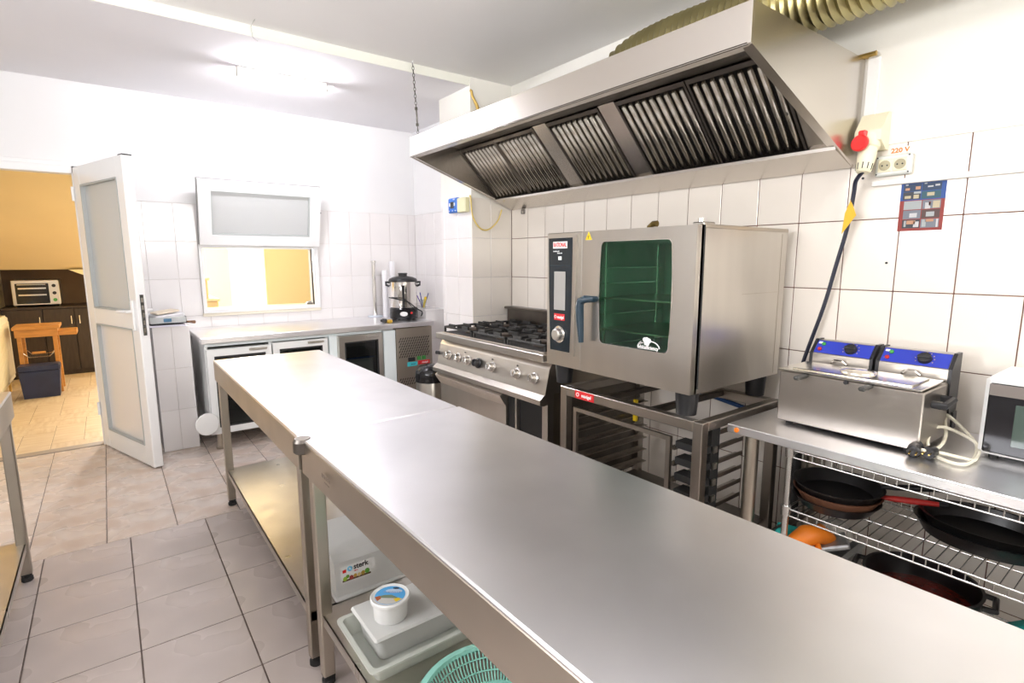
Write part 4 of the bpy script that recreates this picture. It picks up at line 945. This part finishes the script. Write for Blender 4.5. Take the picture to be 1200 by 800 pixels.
# coffee urn
u = Vector((2.235, 4.68, .865)); cu_ = thing('coffee_urn', 'polished steel coffee urn with black base and lid', 'urn', u)
MB().lathe([(.128, .012), (.132, .02), (.130, .105), (.122, .118), (0, .118)], u, 28).build('base', blackg, cu_, 30)
for a in (0.6, 2.2, 3.8, 5.4): MB().cyl(u+Vector((.1*math.cos(a), .1*math.sin(a), 0)), u+Vector((.1*math.cos(a), .1*math.sin(a), .015)), .015, n=10).build('foot', black, cu_)
MB().lathe([(.120, .115), (.124, .125), (.124, .355), (.128, .36)], u, 36, cap=False).build('tank', chrome, cu_, 30)
MB().lathe([(.132, .355), (.134, .37), (.125, .385), (.09, .40), (.04, .408), (.04, .425), (.045, .43), (.04, .437), (0, .437)], u, 28).build('lid', black, cu_, 40)
fd = Vector((-u.x, -u.y, 0)).normalized(); sdv = Vector((-fd.y, fd.x, 0))
for sg in (-1, 1): MB().tube([u+sdv*.125*sg+Vector((0, 0, .35)), u+sdv*.158*sg+Vector((0, 0, .352)), u+sdv*.155*sg+Vector((0, 0, .325)), u+sdv*.126*sg+Vector((0, 0, .315))], .011, 8).build('handle', black, cu_, True)
f0 = u+fd*.128
MB().tube([f0+Vector((0, 0, .15)), f0+Vector((0, 0, .31)), f0+Vector((0, 0, .325))], [.012, .012, .018], 8).build('sight_gauge', black, cu_, True)
MB().tube([f0+Vector((0, 0, .16)), f0+fd*.05+Vector((0, 0, .16)), f0+fd*.06+Vector((0, 0, .125))], .012, 8).box(f0.x+fd.x*.05-.008, f0.x+fd.x*.05+.008, f0.y+fd.y*.05-.008, f0.y+fd.y*.05+.008, .865+.16, .865+.205).build('tap', black, cu_, True)
MB(Matrix.Translation(f0+Vector((0, 0, .062))) @ Matrix.Diagonal((1, 1, .62, 1))).lathe([(.036, 0), (.032, .006), (0, .007)], (0, 0, 0), 20, fd).build('badge', white, cu_, 30)
MB().lathe([(.011, 0), (.011, .006), (0, .006)], f0+sdv*.07-fd*.018+Vector((0, 0, .07)), 10, fd).build('switch', red, cu_)
MB().tube(catmull([u+sdv*-.13+Vector((-.02, -.04, .21)), u+fd*.15+sdv*-.05+Vector((0, 0, .2)), u+fd*.165+sdv*.04+Vector((0, 0, .175)), u+fd*.12+sdv*.12+Vector((0, 0, .11)), u+sdv*.17+fd*.05+Vector((0, 0, .07)), u+sdv*.16+fd*.04+Vector((0, 0, .03))], 6), .006, 6).build('cord', black, cu_, True)
pg = atz(452, 374.5, .895)
tag(MB().lathe([(.02, 0), (.02, .03), (.012, .04), (.012, .05)], (pg.x, pg.y, .885), 12, (-.9, -.2, .1)).build('black_plug', black, None, 30), 'black plug lying beside the coffee urn', 'plug')
tag(MB().box(pg.x+.01, pg.x+.06, pg.y-.02, pg.y+.03, .865, .893, .008).build('yellow_clip', mat('amber_plastic', (.55, .34, .04), .4)), 'amber plastic clip lying beside the coffee urn', 'clip')
th_ = atz(440, 371, .865); ph_ = thing('paper_towel_holder', 'chrome paper towel pole on a round white base', 'holder', th_)
MB().lathe([(.072, 0), (.074, .006), (.07, .014), (.02, .018), (0, .018)], th_, 24).build('base', mat('base_grey', (.62, .66, .72), .3), ph_, 30)
MB().lathe([(.021, .016), (.021, .53), (.026, .535), (.026, .55), (0, .552)], th_, 20).build('pole', chrome, ph_, 30)
for (px, py, h_, lab) in ((452.5, 371, .455, 'short white paper roll standing behind the coffee urn'), (459.5, 369, .545, 'tall white paper roll standing against the far tiles')):
    q = atz(px, py, .865); q.y = min(q.y, 5.08); tag(MB().lathe([(.024, 0), (.026, .004), (.026, h_-.004), (.024, h_), (.010, h_), (.010, h_-.02), (0, h_-.02)], (q.x+.0, q.y, .865), 18).build('paper_roll', paper, None, 30), lab, 'roll')

# stuff on the half wall
tr = thing('document_tray', 'clear plastic tray of papers on the low tiled half wall', 'tray', (.34, 4.85, .942))
MB().box(.222, .455, 4.66, 5.05, .960, .966).build('tray_floor', frosty, tr)
for (a, b2, c2, d2) in ((.222, .226, 4.66, 5.05), (.451, .455, 4.66, 5.05), (.222, .455, 4.66, 4.664), (.222, .455, 5.046, 5.05)): MB().box(a, b2, c2, d2, .960, 1.01).build('tray_side', mat('clear_tray', (.86, .89, .88), .2, trans=.5), tr)
tag(MB().box(.215, .445, 4.63, 5.0, .942, .951, .001).build('paper_stack', mat('paper_lilac', (.80, .78, .88), .7)), 'thin stack of lilac papers under the clear tray', 'papers')
Mr = Matrix.Translation((.33, 4.85, .99)) @ Matrix.Rotation(.2, 4, 'Z') @ Matrix.Rotation(-.09, 4, 'Y')
tag(MB(Mr).box(-.09, .10, -.14, .14, .0, .035, .006).build('paper_pack', paper), 'white pack of paper lying tilted in the clear tray', 'papers')
Mr2 = Matrix.Translation((.315, 4.80, 1.03)) @ Matrix.Rotation(.25, 4, 'Z') @ Matrix.Rotation(-.12, 4, 'Y')
tag(MB(Mr2).box(-.055, .095, -.07, .08, 0, .014, .003).build('envelope', mat('manila', (.85, .74, .58), .7)), 'pale manila envelope on top of the paper pack', 'envelope')
tag(MB().box(.31, .36, 4.652, 4.659, .975, 1.0, .002).build('blue_sticker', mat('sticker_blue', (.05, .17, .30), .4)), 'blue sticker on the front of the clear tray', 'sticker')
tag(MB().tube([(.45, 4.70, .965), (.475, 4.66, .968), (.50, 4.62, .968)], [.007, .009, .013], 10).build('screwdriver', mat('tool_brown', (.25, .13, .07), .5), None, True), 'brown handled tool sticking out over the half wall edge', 'tool')

# bin
bn = Vector((2.035, 3.80, 0)); bo = thing('pedal_bin', 'small steel pedal bin with black lid beside the gas range', 'bin', bn)
MB().lathe([(.118, .0), (.120, .02), (.120, .46), (.116, .47)], bn, 28).build('bucket', steel, bo, 30)
MB().lathe([(.123, .0), (.123, .03)], bn, 28, cap=False).build('base_ring', black, bo)
MB().lathe([(.126, .455), (.128, .50), (.122, .54), (.09, .575), (.04, .59), (0, .592)], bn, 28).build('lid', blackg, bo, 40)
MB().box(bn.x-.03, bn.x+.03, bn.y-.16, bn.y-.11, .01, .03, .006).build('pedal', black, bo)

# ------------------------------------------------------------------ side table with fryer
TZ = .75
Tx = 2.0
st = thing('side_table', 'steel side table on round legs carrying the fryer', 'table', (2.33, .3, 0))
MB().box(Tx, 2.645, -.6, 1.178, TZ-.035, TZ, .003).build('top', steeltop, st)
for (x, y) in ((Tx+.035, 1.085), (2.60, 1.085), (Tx+.035, -.5), (2.60, -.5)):
    l_ = MB().cyl((x, y, .03), (x, y, TZ-.034), .027, n=18).build('leg', steelold, st, True)
    MB().lathe([(.024, 0), (.026, .01), (.026, .03), (.02, .035)], (x, y, 0), 14).build('foot', rubber, l_, 30)
MB().box(Tx+.06, 2.6, .995, 1.005, .30, .33).build('stretcher', steeldark, st)
tag(MB().lathe([(.010, 0), (.010, .004), (0, .006)], (Tx-.0005, 1.135, TZ-.018), 10, (-1, 0, 0)).build('orange_sticker', orange), 'tiny orange dot sticker on the side table edge', 'sticker')
# wire rack
rk = thing('wire_rack', 'chrome wire shelving unit pushed under the side table', 'rack', (2.25, .3, 0))
RX_, RX1_, RYa, RYb = 2.062, 2.50, -.45, .945
for (x, y) in ((RX_, RYb), (RX1_, RYb), (RX_, RYa), (RX1_, RYa)):
    MB().cyl((x, y, .01), (x, y, .70), .0125, n=14).build('post', galv, rk, True)
    for z in (.12, .45, .69): MB().lathe([(.017, -.028), (.019, .012)], (x, y, z), 14).build('collar', galv, rk, True)
for z in (.12, .45, .69):
    w = MB()
    for (xx) in (RX_, RX1_):
        w.tube([(xx, RYa, z), (xx, RYb, z)], .0032, 6); w.tube([(xx, RYa, z-.028), (xx, RYb, z-.028)], .0032, 6)
        k = RYa+.02
        while k < RYb: w.tube([(xx, k, z), (xx, k, z-.028)], .0022, 5); k += .034
    for yy in (RYa, RYb): w.tube([(RX_, yy, z), (RX1_, yy, z)], .0032, 6); w.tube([(RX_, yy, z-.028), (RX1_, yy, z-.028)], .0032, 6)
    for xx in (RX_+.15, RX_+.30): w.tube([(xx, RYa, z-.004), (xx, RYb, z-.004)], .003, 6)
    k = RYa+.02
    while k < RYb: w.tube([(RX_, k, z+.002), (RX1_, k, z+.002)], .0020, 5); k += .032
    w.build('wire_shelf', galv, rk, 60)
# fryer
FX, FYa, FYb = 2.185, .575, 1.068
fy = thing('double_fryer', 'steel double deep fryer with blue control panels', 'fryer', (2.38, .82, TZ))
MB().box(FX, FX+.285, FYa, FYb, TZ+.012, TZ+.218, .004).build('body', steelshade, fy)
for x in (FX+.03, FX+.25):
    for y in (FYa+.04, FYb-.04): MB().cyl((x, y, TZ), (x, y, TZ+.014), .014, n=10).build('foot', rubber, fy, True)
ld = MB(); z = TZ+.222
ld.box(FX-.004, FX+.245, FYa+.008, FYb+.006, z, z+.006, .002); ld.box(FX+.03, FX+.215, FYa+.045, FYb-.035, z+.006, z+.012, .005)
lid = ld.build('lid', mat('lid_steel', (.80, .77, .70), .18, 1), fy)
MB().lathe([(.062, 0), (.060, .006), (.045, .012), (0, .013)], (FX+.125, FYa+.25, z+.011), 24).build('lid_dome', MATS['lid_steel'], lid, 40)
for yy in (FYb-.10, FYa+.165):
    MB().box(FX-.075, FX+.04, yy-.012, yy+.012, z-.018, z-.002, .005).build('basket_handle', mat('grey_handle', (.055, .055, .05), .5), fy)
MB().cyl((FX-.004, (FYa+FYb)/2-.005, z-.008), (FX-.012, (FYa+FYb)/2-.005, z-.008), .008, n=8).build('latch', black, fy)
for (ya, yb) in ((.828, FYb+.005), (FYa-.005, .818)):
    hx0 = FX+.262
    h = MB(); h.prism([(hx0, TZ+.16), (hx0+.005, TZ+.265), (hx0+.055, TZ+.318), (hx0+.105, TZ+.318), (hx0+.105, TZ+.10), (hx0+.03, TZ+.10)], 'y', ya+.012, yb-.012)
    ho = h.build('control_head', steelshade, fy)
    for yy in (ya, yb-.012): MB().prism([(hx0-.002, TZ+.16), (hx0+.003, TZ+.268), (hx0+.053, TZ+.322), (hx0+.108, TZ+.322), (hx0+.108, TZ+.10), (hx0+.03, TZ+.09)], 'y', yy, yy+.012).build('end_cheek', black, ho)
    pu = Vector((.05, 0, .053)).normalized(); pn_ = Vector((-.053, 0, .05)).normalized()
    Mp = Matrix(((0, pu.x, pn_.x, hx0+.005), (-1, 0, 0, (ya+yb)/2), (0, pu.z, pn_.z, TZ+.265), (0, 0, 0, 1)))
    hw = (yb-ya)/2-.014
    MB(Mp).box(-hw, hw, .004, .069, -.001, .002).build('blue_panel', blue, ho)
    kb = MB(Mp).lathe([(.024, 0), (.022, .014), (0, .016)], (hw*.28, .036, .002), 18).build('knob', black, ho, 30)
    MB(Mp).box(hw*.28-.022, hw*.28+.022, .030, .042, .014, .024, .003).build('grip', black, kb)
    for k in range(9):
        a = -PI*.15+PI*1.3*k/8; MB(Mp).box(hw*.28+.03*math.cos(a)-.0015, hw*.28+.03*math.cos(a)+.0015, .036+.03*math.sin(a)-.0015, .036+.03*math.sin(a)+.0015, .002, .003).build('scale_mark', yellowp, ho)
    MB(Mp).cyl((-hw+.028, .050, .002), (-hw+.028, .050, .008), .008, n=10).build('lamp', greenl, ho, True)
    MB(Mp).cyl((-hw+.02, .022, .002), (-hw+.02, .022, .008), .008, n=10).build('lamp', redhandle, ho, True)
    MB(Mp).box(-hw+.005, -hw+.02, .052, .062, .002, .003).build('mark', white, ho)
    MB().tube([(FX+.255, (ya+yb)/2+.03, TZ+.232), (FX+.25, (ya+yb)/2+.015, TZ+.246), (FX+.25, (ya+yb)/2-.015, TZ+.246), (FX+.255, (ya+yb)/2-.03, TZ+.232)], .005, 6).build('hinge_clip', chrome, ho, True)
MB().tube([(FX+.09, FYa, TZ+.165), (FX+.09, FYa-.035, TZ+.165), (FX+.19, FYa-.035, TZ+.172), (FX+.19, FYa, TZ+.172)], .013, 8).build('side_handle', black, fy, 40)
MB().box(hx0+.05, hx0+.1, FYa-.012, FYa-.004, TZ+.03, TZ+.10, .004).build('cable_guard', black, fy)
# microwave
MX, MY1 = 2.335, .452
mw = thing('microwave', 'white microwave oven with dark glass door beside the fryer', 'microwave', (2.49, .22, TZ))
MB().box(MX, 2.63, -.03, MY1, TZ+.014, TZ+.282, .012).build('case', whitepl, mw)
MB().box(MX-.012, MX+.002, .10, MY1-.014, TZ+.026, TZ+.262, .004).build('door', blackg, mw)
MB().box(MX-.0135, MX-.011, .10, MY1-.016, TZ+.222, TZ+.26).build('door_strip', mat('mw_strip', (.23, .20, .18), .35, .6), mw)
MB().box(MX-.014, MX-.011, .17, MY1-.085, TZ+.06, TZ+.20, .001).build('door_window', mat('mw_window', (.06, .09, .075), .08, coat=.5), mw)
MB().box(MX-.012, MX+.002, -.02, .095, TZ+.026, TZ+.262, .004).build('control_panel', blackg, mw)
for z in (.08, .17): MB().cyl((MX-.03, .04, TZ+z), (MX-.01, .04, TZ+z), .022, n=18).build('knob', greyp, mw, True)
for x in (MX+.03, 2.6):
    for y in (0, MY1-.04): MB().cyl((x, y, TZ), (x, y, TZ+.016), .014, n=10).build('foot', rubber, mw, True)

# plugs and white cord
pk = atz(1072, 524, TZ+.03)
pd = (atz(1064, 540, TZ+.015)-pk); pd.z = -.02; pd.normalize()
plg = MB().lathe([(.017, -.045), (.022, -.03), (.016, -.018), (.021, -.005), (.021, .022), (.017, .026), (0, .026)], (pk.x, pk.y, TZ+.024), 16, pd).build('plug', black, mw, 35)
sv = pd.cross(Vector((0, 0, 1))).normalized()
for sg in (-1, 1): MB().cyl(Vector((pk.x, pk.y, TZ+.024))+pd*.024+sv*.009*sg, Vector((pk.x, pk.y, TZ+.024))+pd*.044+sv*.009*sg, .0026, n=8).build('pin', brass, plg, True)
pk2 = atz(1086, 530, TZ+.02)
pg2 = thing('schuko_plug', 'black mains plug lying on its side behind the white cord', 'plug', (pk2.x, pk2.y, TZ))
MB().lathe([(.020, 0), (.021, .03), (.016, .045), (.010, .06), (0, .06)], (pk2.x-.01, pk2.y-.005, TZ+.0215), 16, (.9, -.1, 0)).build('body', black, pg2, 35)
for sg in (-1, 1): MB().cyl((pk2.x-.012, pk2.y-.005+.009*sg, TZ+.0215), (pk2.x-.03, pk2.y-.005+.009*sg, TZ+.0215), .0026, n=8).build('pin', brass, pg2, True)
wc = [atz(x, y, TZ+z_) for x, y, z_ in ((1080, 527, .03), (1100, 530, .02), (1130, 537, .012), (1143, 538, .012), (1145, 520, .02), (1112, 502, .06), (1094, 502, .06), (1087, 518, .03), (1095, 533, .01), (1120, 543, .01), (1138, 541, .01), (1145, 525, .01), (1138, 512, .03), (1113, 488, .09), (1108, 490, .08), (1108, 512, .03), (1100, 524, .012), (1090, 526, .012))]
MB().tube(catmull(wc, 6), .0058, 7).build('mains_cord', mat('ivory_cord', (.80, .76, .62), .45), mw, True)
# pans on the rack
RZ = .455
def pan(label, c, r, h, m, mi, handle=None, hm=None, hl=.17, th=.003, hr=.011):
    o = thing('frying_pan', label, 'pan', c, 'pans on the wire rack')
    MB().lathe([(r*.78, 0), (r*.82, .001), (r, h), (r+.004, h+.001), (r-.003, h+.001), (r*.80, .004), (0, .004)], c, 40).build('bowl', [m], o, 35)
    if handle is not None:
        d = Vector((math.cos(handle), math.sin(handle), .10)); q = Vector(c)+Vector((0, 0, h*.8))
        MB().tube([q+d*(r-.008), q+d*(r+.03), q+d*(r+hl*.5), q+d*(r+hl)], [.008, hr, hr*1.1, hr*.8], 10).build('handle', hm or black, o, True)
        MB().tube([q+d*(r+hl*.96), q+d*(r+hl+.02)], [hr*.95, hr*.6], 10).build('handle_tip', black, o, True)
    return o
pcx, pcy = 2.225, .83
pan('dark frying pan at the bottom of the pan stack', (pcx+.005, pcy+.005, RZ), .15, .040, nonstick, None)
pan('brown enamel frying pan with red handle in the pan stack', (pcx, pcy, RZ+.024), .151, .045, brownpan, None, math.radians(-72), redhandle, .17)
pan('black frying pan on top of the pan stack', (pcx, pcy, RZ+.052), .154, .045, nonstick, None, math.radians(-58), black, .20)
def oval(label, c, rx, ry, h, m, nm, cat):
    o = thing(nm, label, cat, c, 'pans on the wire rack'); b = MB(Matrix.Translation(c) @ Matrix.Diagonal((rx, ry, 1, 1)))
    b.lathe([(.80, 0), (.86, .004), (.99, h), (1.02, h+.003), (.96, h+.002), (.83, .006), (0, .006)], (0, 0, 0), 44); b.build('bowl', m, o, 40); return o
o1 = oval('large black oval roasting pan beside the pan stack', (2.33, .40, RZ), .155, .20, .05, nonstick, 'roasting_pan', 'pan')
o2 = oval('second black oval pan nested inside the roasting pan', (2.33, .395, RZ+.025), .145, .19, .05, nonstick, 'roasting_pan', 'pan')
# lower level
LZ = .124
po = thing('braising_pot', 'wide dark pot with tomato sauce on the bottom rack', 'pot', (2.27, .545, LZ))
MB().lathe([(.155, 0), (.165, .005), (.175, .15), (.180, .152), (.170, .152), (.158, .01), (0, .01)], (2.27, .545, LZ), 40).build('bowl', nonstick, po, 35)
MB().lathe([(.168, .10), (.10, .106), (0, .108)], (2.27, .545, LZ-.03), 32, cap=False).build('sauce', sauce, po, True)
for a in (math.radians(100), math.radians(-80)):
    e = Vector((math.cos(a), math.sin(a), 0)); f_ = Vector((-e.y, e.x, 0)); q = Vector((2.27, .545, LZ+.135))
    MB().tube([q+e*.17+f_*.05, q+e*.205+f_*.045, q+e*.205-f_*.045, q+e*.17-f_*.05], .010, 8).build('handle', nonstick, po, 40)
gn = thing('gastronorm_pan', 'grey steel gastronorm pan standing on the bottom rack', 'pan', (2.22, .86, LZ))
gm = MB(); gm.ring(rect(2.09, 2.37, .77, .93), rect(2.10, 2.36, .78, .92), 'z', LZ, LZ+.145); gm.box(2.10, 2.36, .78, .92, LZ, LZ+.006); gm.ring(rect(2.08, 2.38, .76, .935), rect(2.10, 2.36, .78, .92), 'z', LZ+.143, LZ+.148)
gm.build('shell', mat('gn_steel', (.52, .53, .53), .4, .8), gn)
Mg = Matrix.Translation((2.20, .845, LZ+.165)) @ Matrix.Rotation(.5, 4, 'Z') @ Matrix.Rotation(-.35, 4, 'X')
gv = tag(MB(Mg).box(-.06, .06, -.085, .07, 0, .02, .006).build('metal_lid', mat('lid_grey', (.40, .41, .41), .4, .7)), 'grey metal lid leaning across the gastronorm pan', 'lid')
g0 = Vector((2.13, .90, LZ+.155))
ogl = thing('rubber_glove', 'orange rubber glove draped over the gastronorm pan', 'glove', g0)
gb = MB()
gb.tube([g0+Vector((.09, -.06, .03)), g0+Vector((.05, -.04, .06)), g0+Vector((0, -.01, .055)), g0+Vector((-.035, .01, .03)), g0+Vector((-.05, .02, -.005))], [.030, .040, .042, .036, .02], 12)
for k in range(4): gb.tube([g0+Vector((-.03, .03-.018*k, .03)), g0+Vector((-.065, .032-.02*k, .012)), g0+Vector((-.08, .033-.021*k, -.03))], [.012, .0105, .007], 8)
gb.tube([g0+Vector((.02, -.045, .03)), g0+Vector((-.02, -.07, .025)), g0+Vector((-.04, -.075, .0))], [.012, .011, .007], 8)
gb.build('glove', orange, ogl, 50)
cf = MB(Matrix.Translation((2.12, .955, LZ+.135)) @ Matrix.Rotation(.3, 4, 'Z'))
for k in range(3):
    z = .022*k; P = []
    for j in range(13): x = -.075+.15*j/12; P.append((x, z+.008+.006*math.sin(j*.9+k)))
    P2 = [(x, zz+.010) for x, zz in P[::-1]]
    cf.cur = 0 if k == 2 else 1
    cf.prism(P+P2, 'y', -.04, .05)
tag(cf.build('folded_cloth', [teal, mat('yellow_cloth', (.62, .58, .22), .8)]), 'folded teal and yellow cleaning cloths beside the orange glove', 'cloth')
tag(MB(Matrix.Translation((2.14, .73, LZ+.03)) @ Matrix.Rotation(-.55, 4, 'Y')).box(-.01, .012, -.012, .012, 0, .20, .006).build('plastic_paddle', whitepl), 'white plastic paddle standing up beside the dark pot', 'paddle')
tag(MB().lathe([(.05, 0), (.065, .02), (.06, .05), (.035, .075), (0, .08)], (2.32, .855, LZ+.149), 14).build('garlic_net', mat('net_bag', (.62, .58, .52), .8, var=.5, vscale=30, bump=.6, bscale=40), None, 60), 'pale net bag behind the orange glove', 'bag')
bg = MB()
bg.lathe([(.10, 0), (.13, .02), (.12, .06), (.07, .10), (.03, .115), (0, .12)], (2.30, .225, LZ), 18)
o = bg.build('teal_bag', teal, None, 70)
for v in o.data.vertices: v.co += Vector((random.uniform(-1, 1), random.uniform(-1, 1), random.uniform(-.6, .6)))*.009
tag(o, 'crumpled teal plastic bag on the bottom rack', 'bag')

# ------------------------------------------------------------------ plastic tubs under the long table
SZ2 = .262
def open_box(name, mb, x0, x1, y0, y1, z0, z1, t=.004, taper=.012, rim=.010):
    o = [(x0+taper, y0+taper), (x1-taper, y0+taper), (x1-taper, y1-taper), (x0+taper, y1-taper)]
    def rr(e, z, r=.02):
        P = []
        for (cx, cy, a0) in ((x1-e-r, y1-e-r, 0), (x0+e+r, y1-e-r, PI/2), (x0+e+r, y0+e+r, PI), (x1-e-r, y0+e+r, 1.5*PI)):
            for i in range(5): a = a0+PI/2*i/4; P.append((cx+r*math.cos(a), cy+r*math.sin(a), z))
        return P
    loops = [rr(taper, z0), rr(0, z1-.006), rr(-rim, z1-.006), rr(-rim, z1), rr(t, z1), rr(taper+t, z0+t)]
    vs = [p for l_ in loops for p in l_]; m = 20
    fs = [[i*m+k, i*m+(k+1) % m, (i+1)*m+(k+1) % m, (i+1)*m+k] for i in range(5) for k in range(m)]
    fs += [list(range(m))[::-1], [5*m+k for k in range(m)]]
    mb.add(vs, fs); return mb
cr = thing('storage_crate', 'big clear upturned food box with a colourful label', 'crate', (.72, 1.80, .215))
Mk = Matrix.Translation((.68, 1.965, .217)) @ Matrix.Rotation(math.radians(-1), 4, 'Z')
bx = MB(Mk); Lx, Ly, Hh = .13, .19, .15
bx.prism([(-Ly, 0), (Ly, 0), (Ly-.02, Hh-.02), (Ly-.05, Hh), (-Ly+.05, Hh), (-Ly+.02, Hh-.02)], 'x', -Lx+.008, Lx)
bx.build('shell', frosty, cr, 30)
MB(Mk).box(-Lx, Lx+.01, -Ly-.012, Ly+.012, .0, .012, .004).build('rim', frosty, cr)
# label on the front face, which leans back a little
Uf = (Mk.to_3x3() @ Vector((1, 0, 0))); Vf = (Mk.to_3x3() @ Vector((0, .02, Hh-.02)).normalized())
Of = Mk @ Vector((-.045, -Ly-.0, 0)); Nf = Uf.cross(Vf); Uf = Uf*.66; Vf = Vf*.66; Of = Of+Vf*.06
def lab(name, m, u0, u1, v0, v1, k): 
    b_ = MB(); Q = [Of+Uf*u+Vf*v+Nf*(.001+.0003*k) for (u, v) in ((u0, v0), (u1, v0), (u1, v1), (u0, v1))]; b_.poly(Q); b_.build(name, m, cr)
lab('label', white, -.085, .085, .025, .115, 0)
lab('label_tab', white, .088, .11, .05, .115, 0)
lab('label_print', mat('print_soil', (.10, .05, .02), .6), -.08, .08, .030, .040, 1)
for (u, v, r_, m) in ((-.065, .046, .012, (.35, .55, .06)), (-.05, .055, .010, (.12, .30, .03)), (-.03, .044, .012, (.35, .05, .04)), (-.008, .048, .010, (.55, .33, .06)), (.014, .046, .010, (.75, .60, .25)), (.036, .048, .012, (.45, .30, .05)), (.060, .052, .014, (.12, .38, .05))):
    b_ = MB(); b_.poly([Of+Uf*(u+r_*math.cos(2*PI*k/12))+Vf*(v+r_*math.sin(2*PI*k/12))+Nf*.0018 for k in range(12)]); b_.build('label_fruit', mat('fruit_%d' % int(u*1000), m, .5), cr)
lab('label_print', red, -.075, -.055, .078, .095, 1)
b_ = MB(); b_.tube([Of+Uf*(-.035+.010*math.cos(2*PI*k/14))+Vf*(.094+.010*math.sin(2*PI*k/14))+Nf*.0015 for k in range(14)], .003, 5, closed=True); b_.build('label_ring', mat('sky_print', (.20, .60, .85), .5), cr)
text('label_text', 'sterk', .040, ink, cr, Of+Uf*.028+Vf*.096+Nf*.0016, (Uf, Vf), bold=.001, width=.085)
strokes('label_text', red, cr, Of+Uf*.0+Vf*.074, (Uf, Vf), .02, .008, 4, .0016)
tr = tag(open_box('tray', MB(), .482, .95, 1.268, 1.535, SZ2, SZ2+.056, taper=.018).build('plastic_tray', frosty2, None, 40), 'shallow translucent tray on the table undershelf', 'tray')
lb_ = thing('lidded_box', 'translucent lidded food box standing in the shallow tray', 'box', (.70, 1.425, SZ2+.006))
open_box('b', MB(), .525, .84, 1.338, 1.512, SZ2+.006, SZ2+.084, taper=.012, rim=.004).build('box', frosty, lb_, 40)
lm = MB(); lm.box(.513, .852, 1.326, 1.524, SZ2+.080, SZ2+.094, .006); lm.build('lid', frosty, lb_)
tb_ = Vector((.597, 1.408, SZ2+.094)); tub = thing('white_tub', 'round white tub with a blue landscape lid on the lidded box', 'tub', tb_)
MB().lathe([(.047, 0), (.050, .004), (.053, .058), (0, .058)], tb_, 30).build('cup', mat('tub_white', (.86, .86, .84), .3, trans=.1), tub, 40)
MB().lathe([(.057, .054), (.059, .058), (.059, .066), (.056, .069), (.050, .066), (0, .066)], tb_, 32).build('lid', whitepl, tub, 40)
zz = tb_.z+.0665; e1 = Vector((.78, -.62, 0))*.86; e2 = Vector((.62, .78, 0))*.86       # label axes: right, away
def dpoly(name, m, P, k): MB().poly([Vector((tb_.x, tb_.y, zz+.0003*k))+e1*p[0]+e2*p[1] for p in P]).build(name, m, tub)
R_ = .053
dpoly('lid_print', mat('print_sky', (.10, .42, .80), .4), [(R_*math.cos(2*PI*k/28), R_*math.sin(2*PI*k/28)) for k in range(28)], 0)
dpoly('lid_cloud', mat('print_cloud', (.55, .68, .85), .5), [(.03*math.cos(2*PI*k/16)+.008, .012*math.sin(2*PI*k/16)+.024) for k in range(16)], 1)
dpoly('lid_hill', mat('print_hill', (.18, .24, .16), .5), [(-.046, -.012), (-.02, .0), (.005, .002), (.025, -.010), (.04, -.02), (-.04, -.02)], 1)
dpoly('lid_field', mat('print_field', (.62, .60, .56), .5), [(R_*.98*math.cos(a), R_*.98*math.sin(a)) for a in [math.radians(200+140*k/14) for k in range(15)]], 2)
dpoly('lid_rust', mat('print_rust', (.40, .10, .03), .5), [(-.050, -.014), (-.034, -.006), (-.026, -.022), (-.036, -.036)], 3)
dpoly('lid_lemon', yellowp, [(.016, -.022), (.034, -.014), (.044, -.022), (.030, -.038)], 3)
strokes('lid_text', mat('lid_script', (.30, .36, .55), .5), tub, Vector((tb_.x, tb_.y, zz+.0008))+e2*.016+e1*.004, (e1.normalized(), e2.normalized()), .052, .007, 9)
dpoly('lid_badge', pm['navy'], [(.012+.012*math.cos(2*PI*k/12), .040+.006*math.sin(2*PI*k/12)) for k in range(12)], 3)
# mint colander
cc = Vector((.69, .975, SZ2)); co = thing('colander', 'mint green round plastic colander on the table undershelf', 'colander', cc)
R1, R0, Hc = .20, .135, .068
MB().lathe([(R1-.006, Hc-.012), (R1+.012, Hc-.006), (R1+.014, Hc), (R1-.004, Hc+.003), (R1-.008, Hc-.006)], cc, 48, cap=False).build('rim', mint, co, 50)
MB().lathe([(R0, 0), (R0+.003, .006), (0, .006)], cc, 40).build('base', mint, co, 40)
rb = MB()
for k in range(110):
    a = 2*PI*k/110; e = Vector((math.cos(a), math.sin(a), 0))
    rb.tube([cc+e*R0, cc+e*(R0+(R1-R0)*.55)+Vector((0, 0, Hc*.4)), cc+e*(R1-.004)+Vector((0, 0, Hc))], .0022, 4)
for f_ in (.33, .66):
    r_ = R0+(R1-R0)*(f_*1.08 if f_ < .5 else f_*1.05); rb.tube([cc+Vector((r_*math.cos(2*PI*k/48), r_*math.sin(2*PI*k/48), Hc*f_)) for k in range(48)], .0024, 5, closed=True)
rb.build('ribs', mint, co, 60)['kind'] = 'stuff'
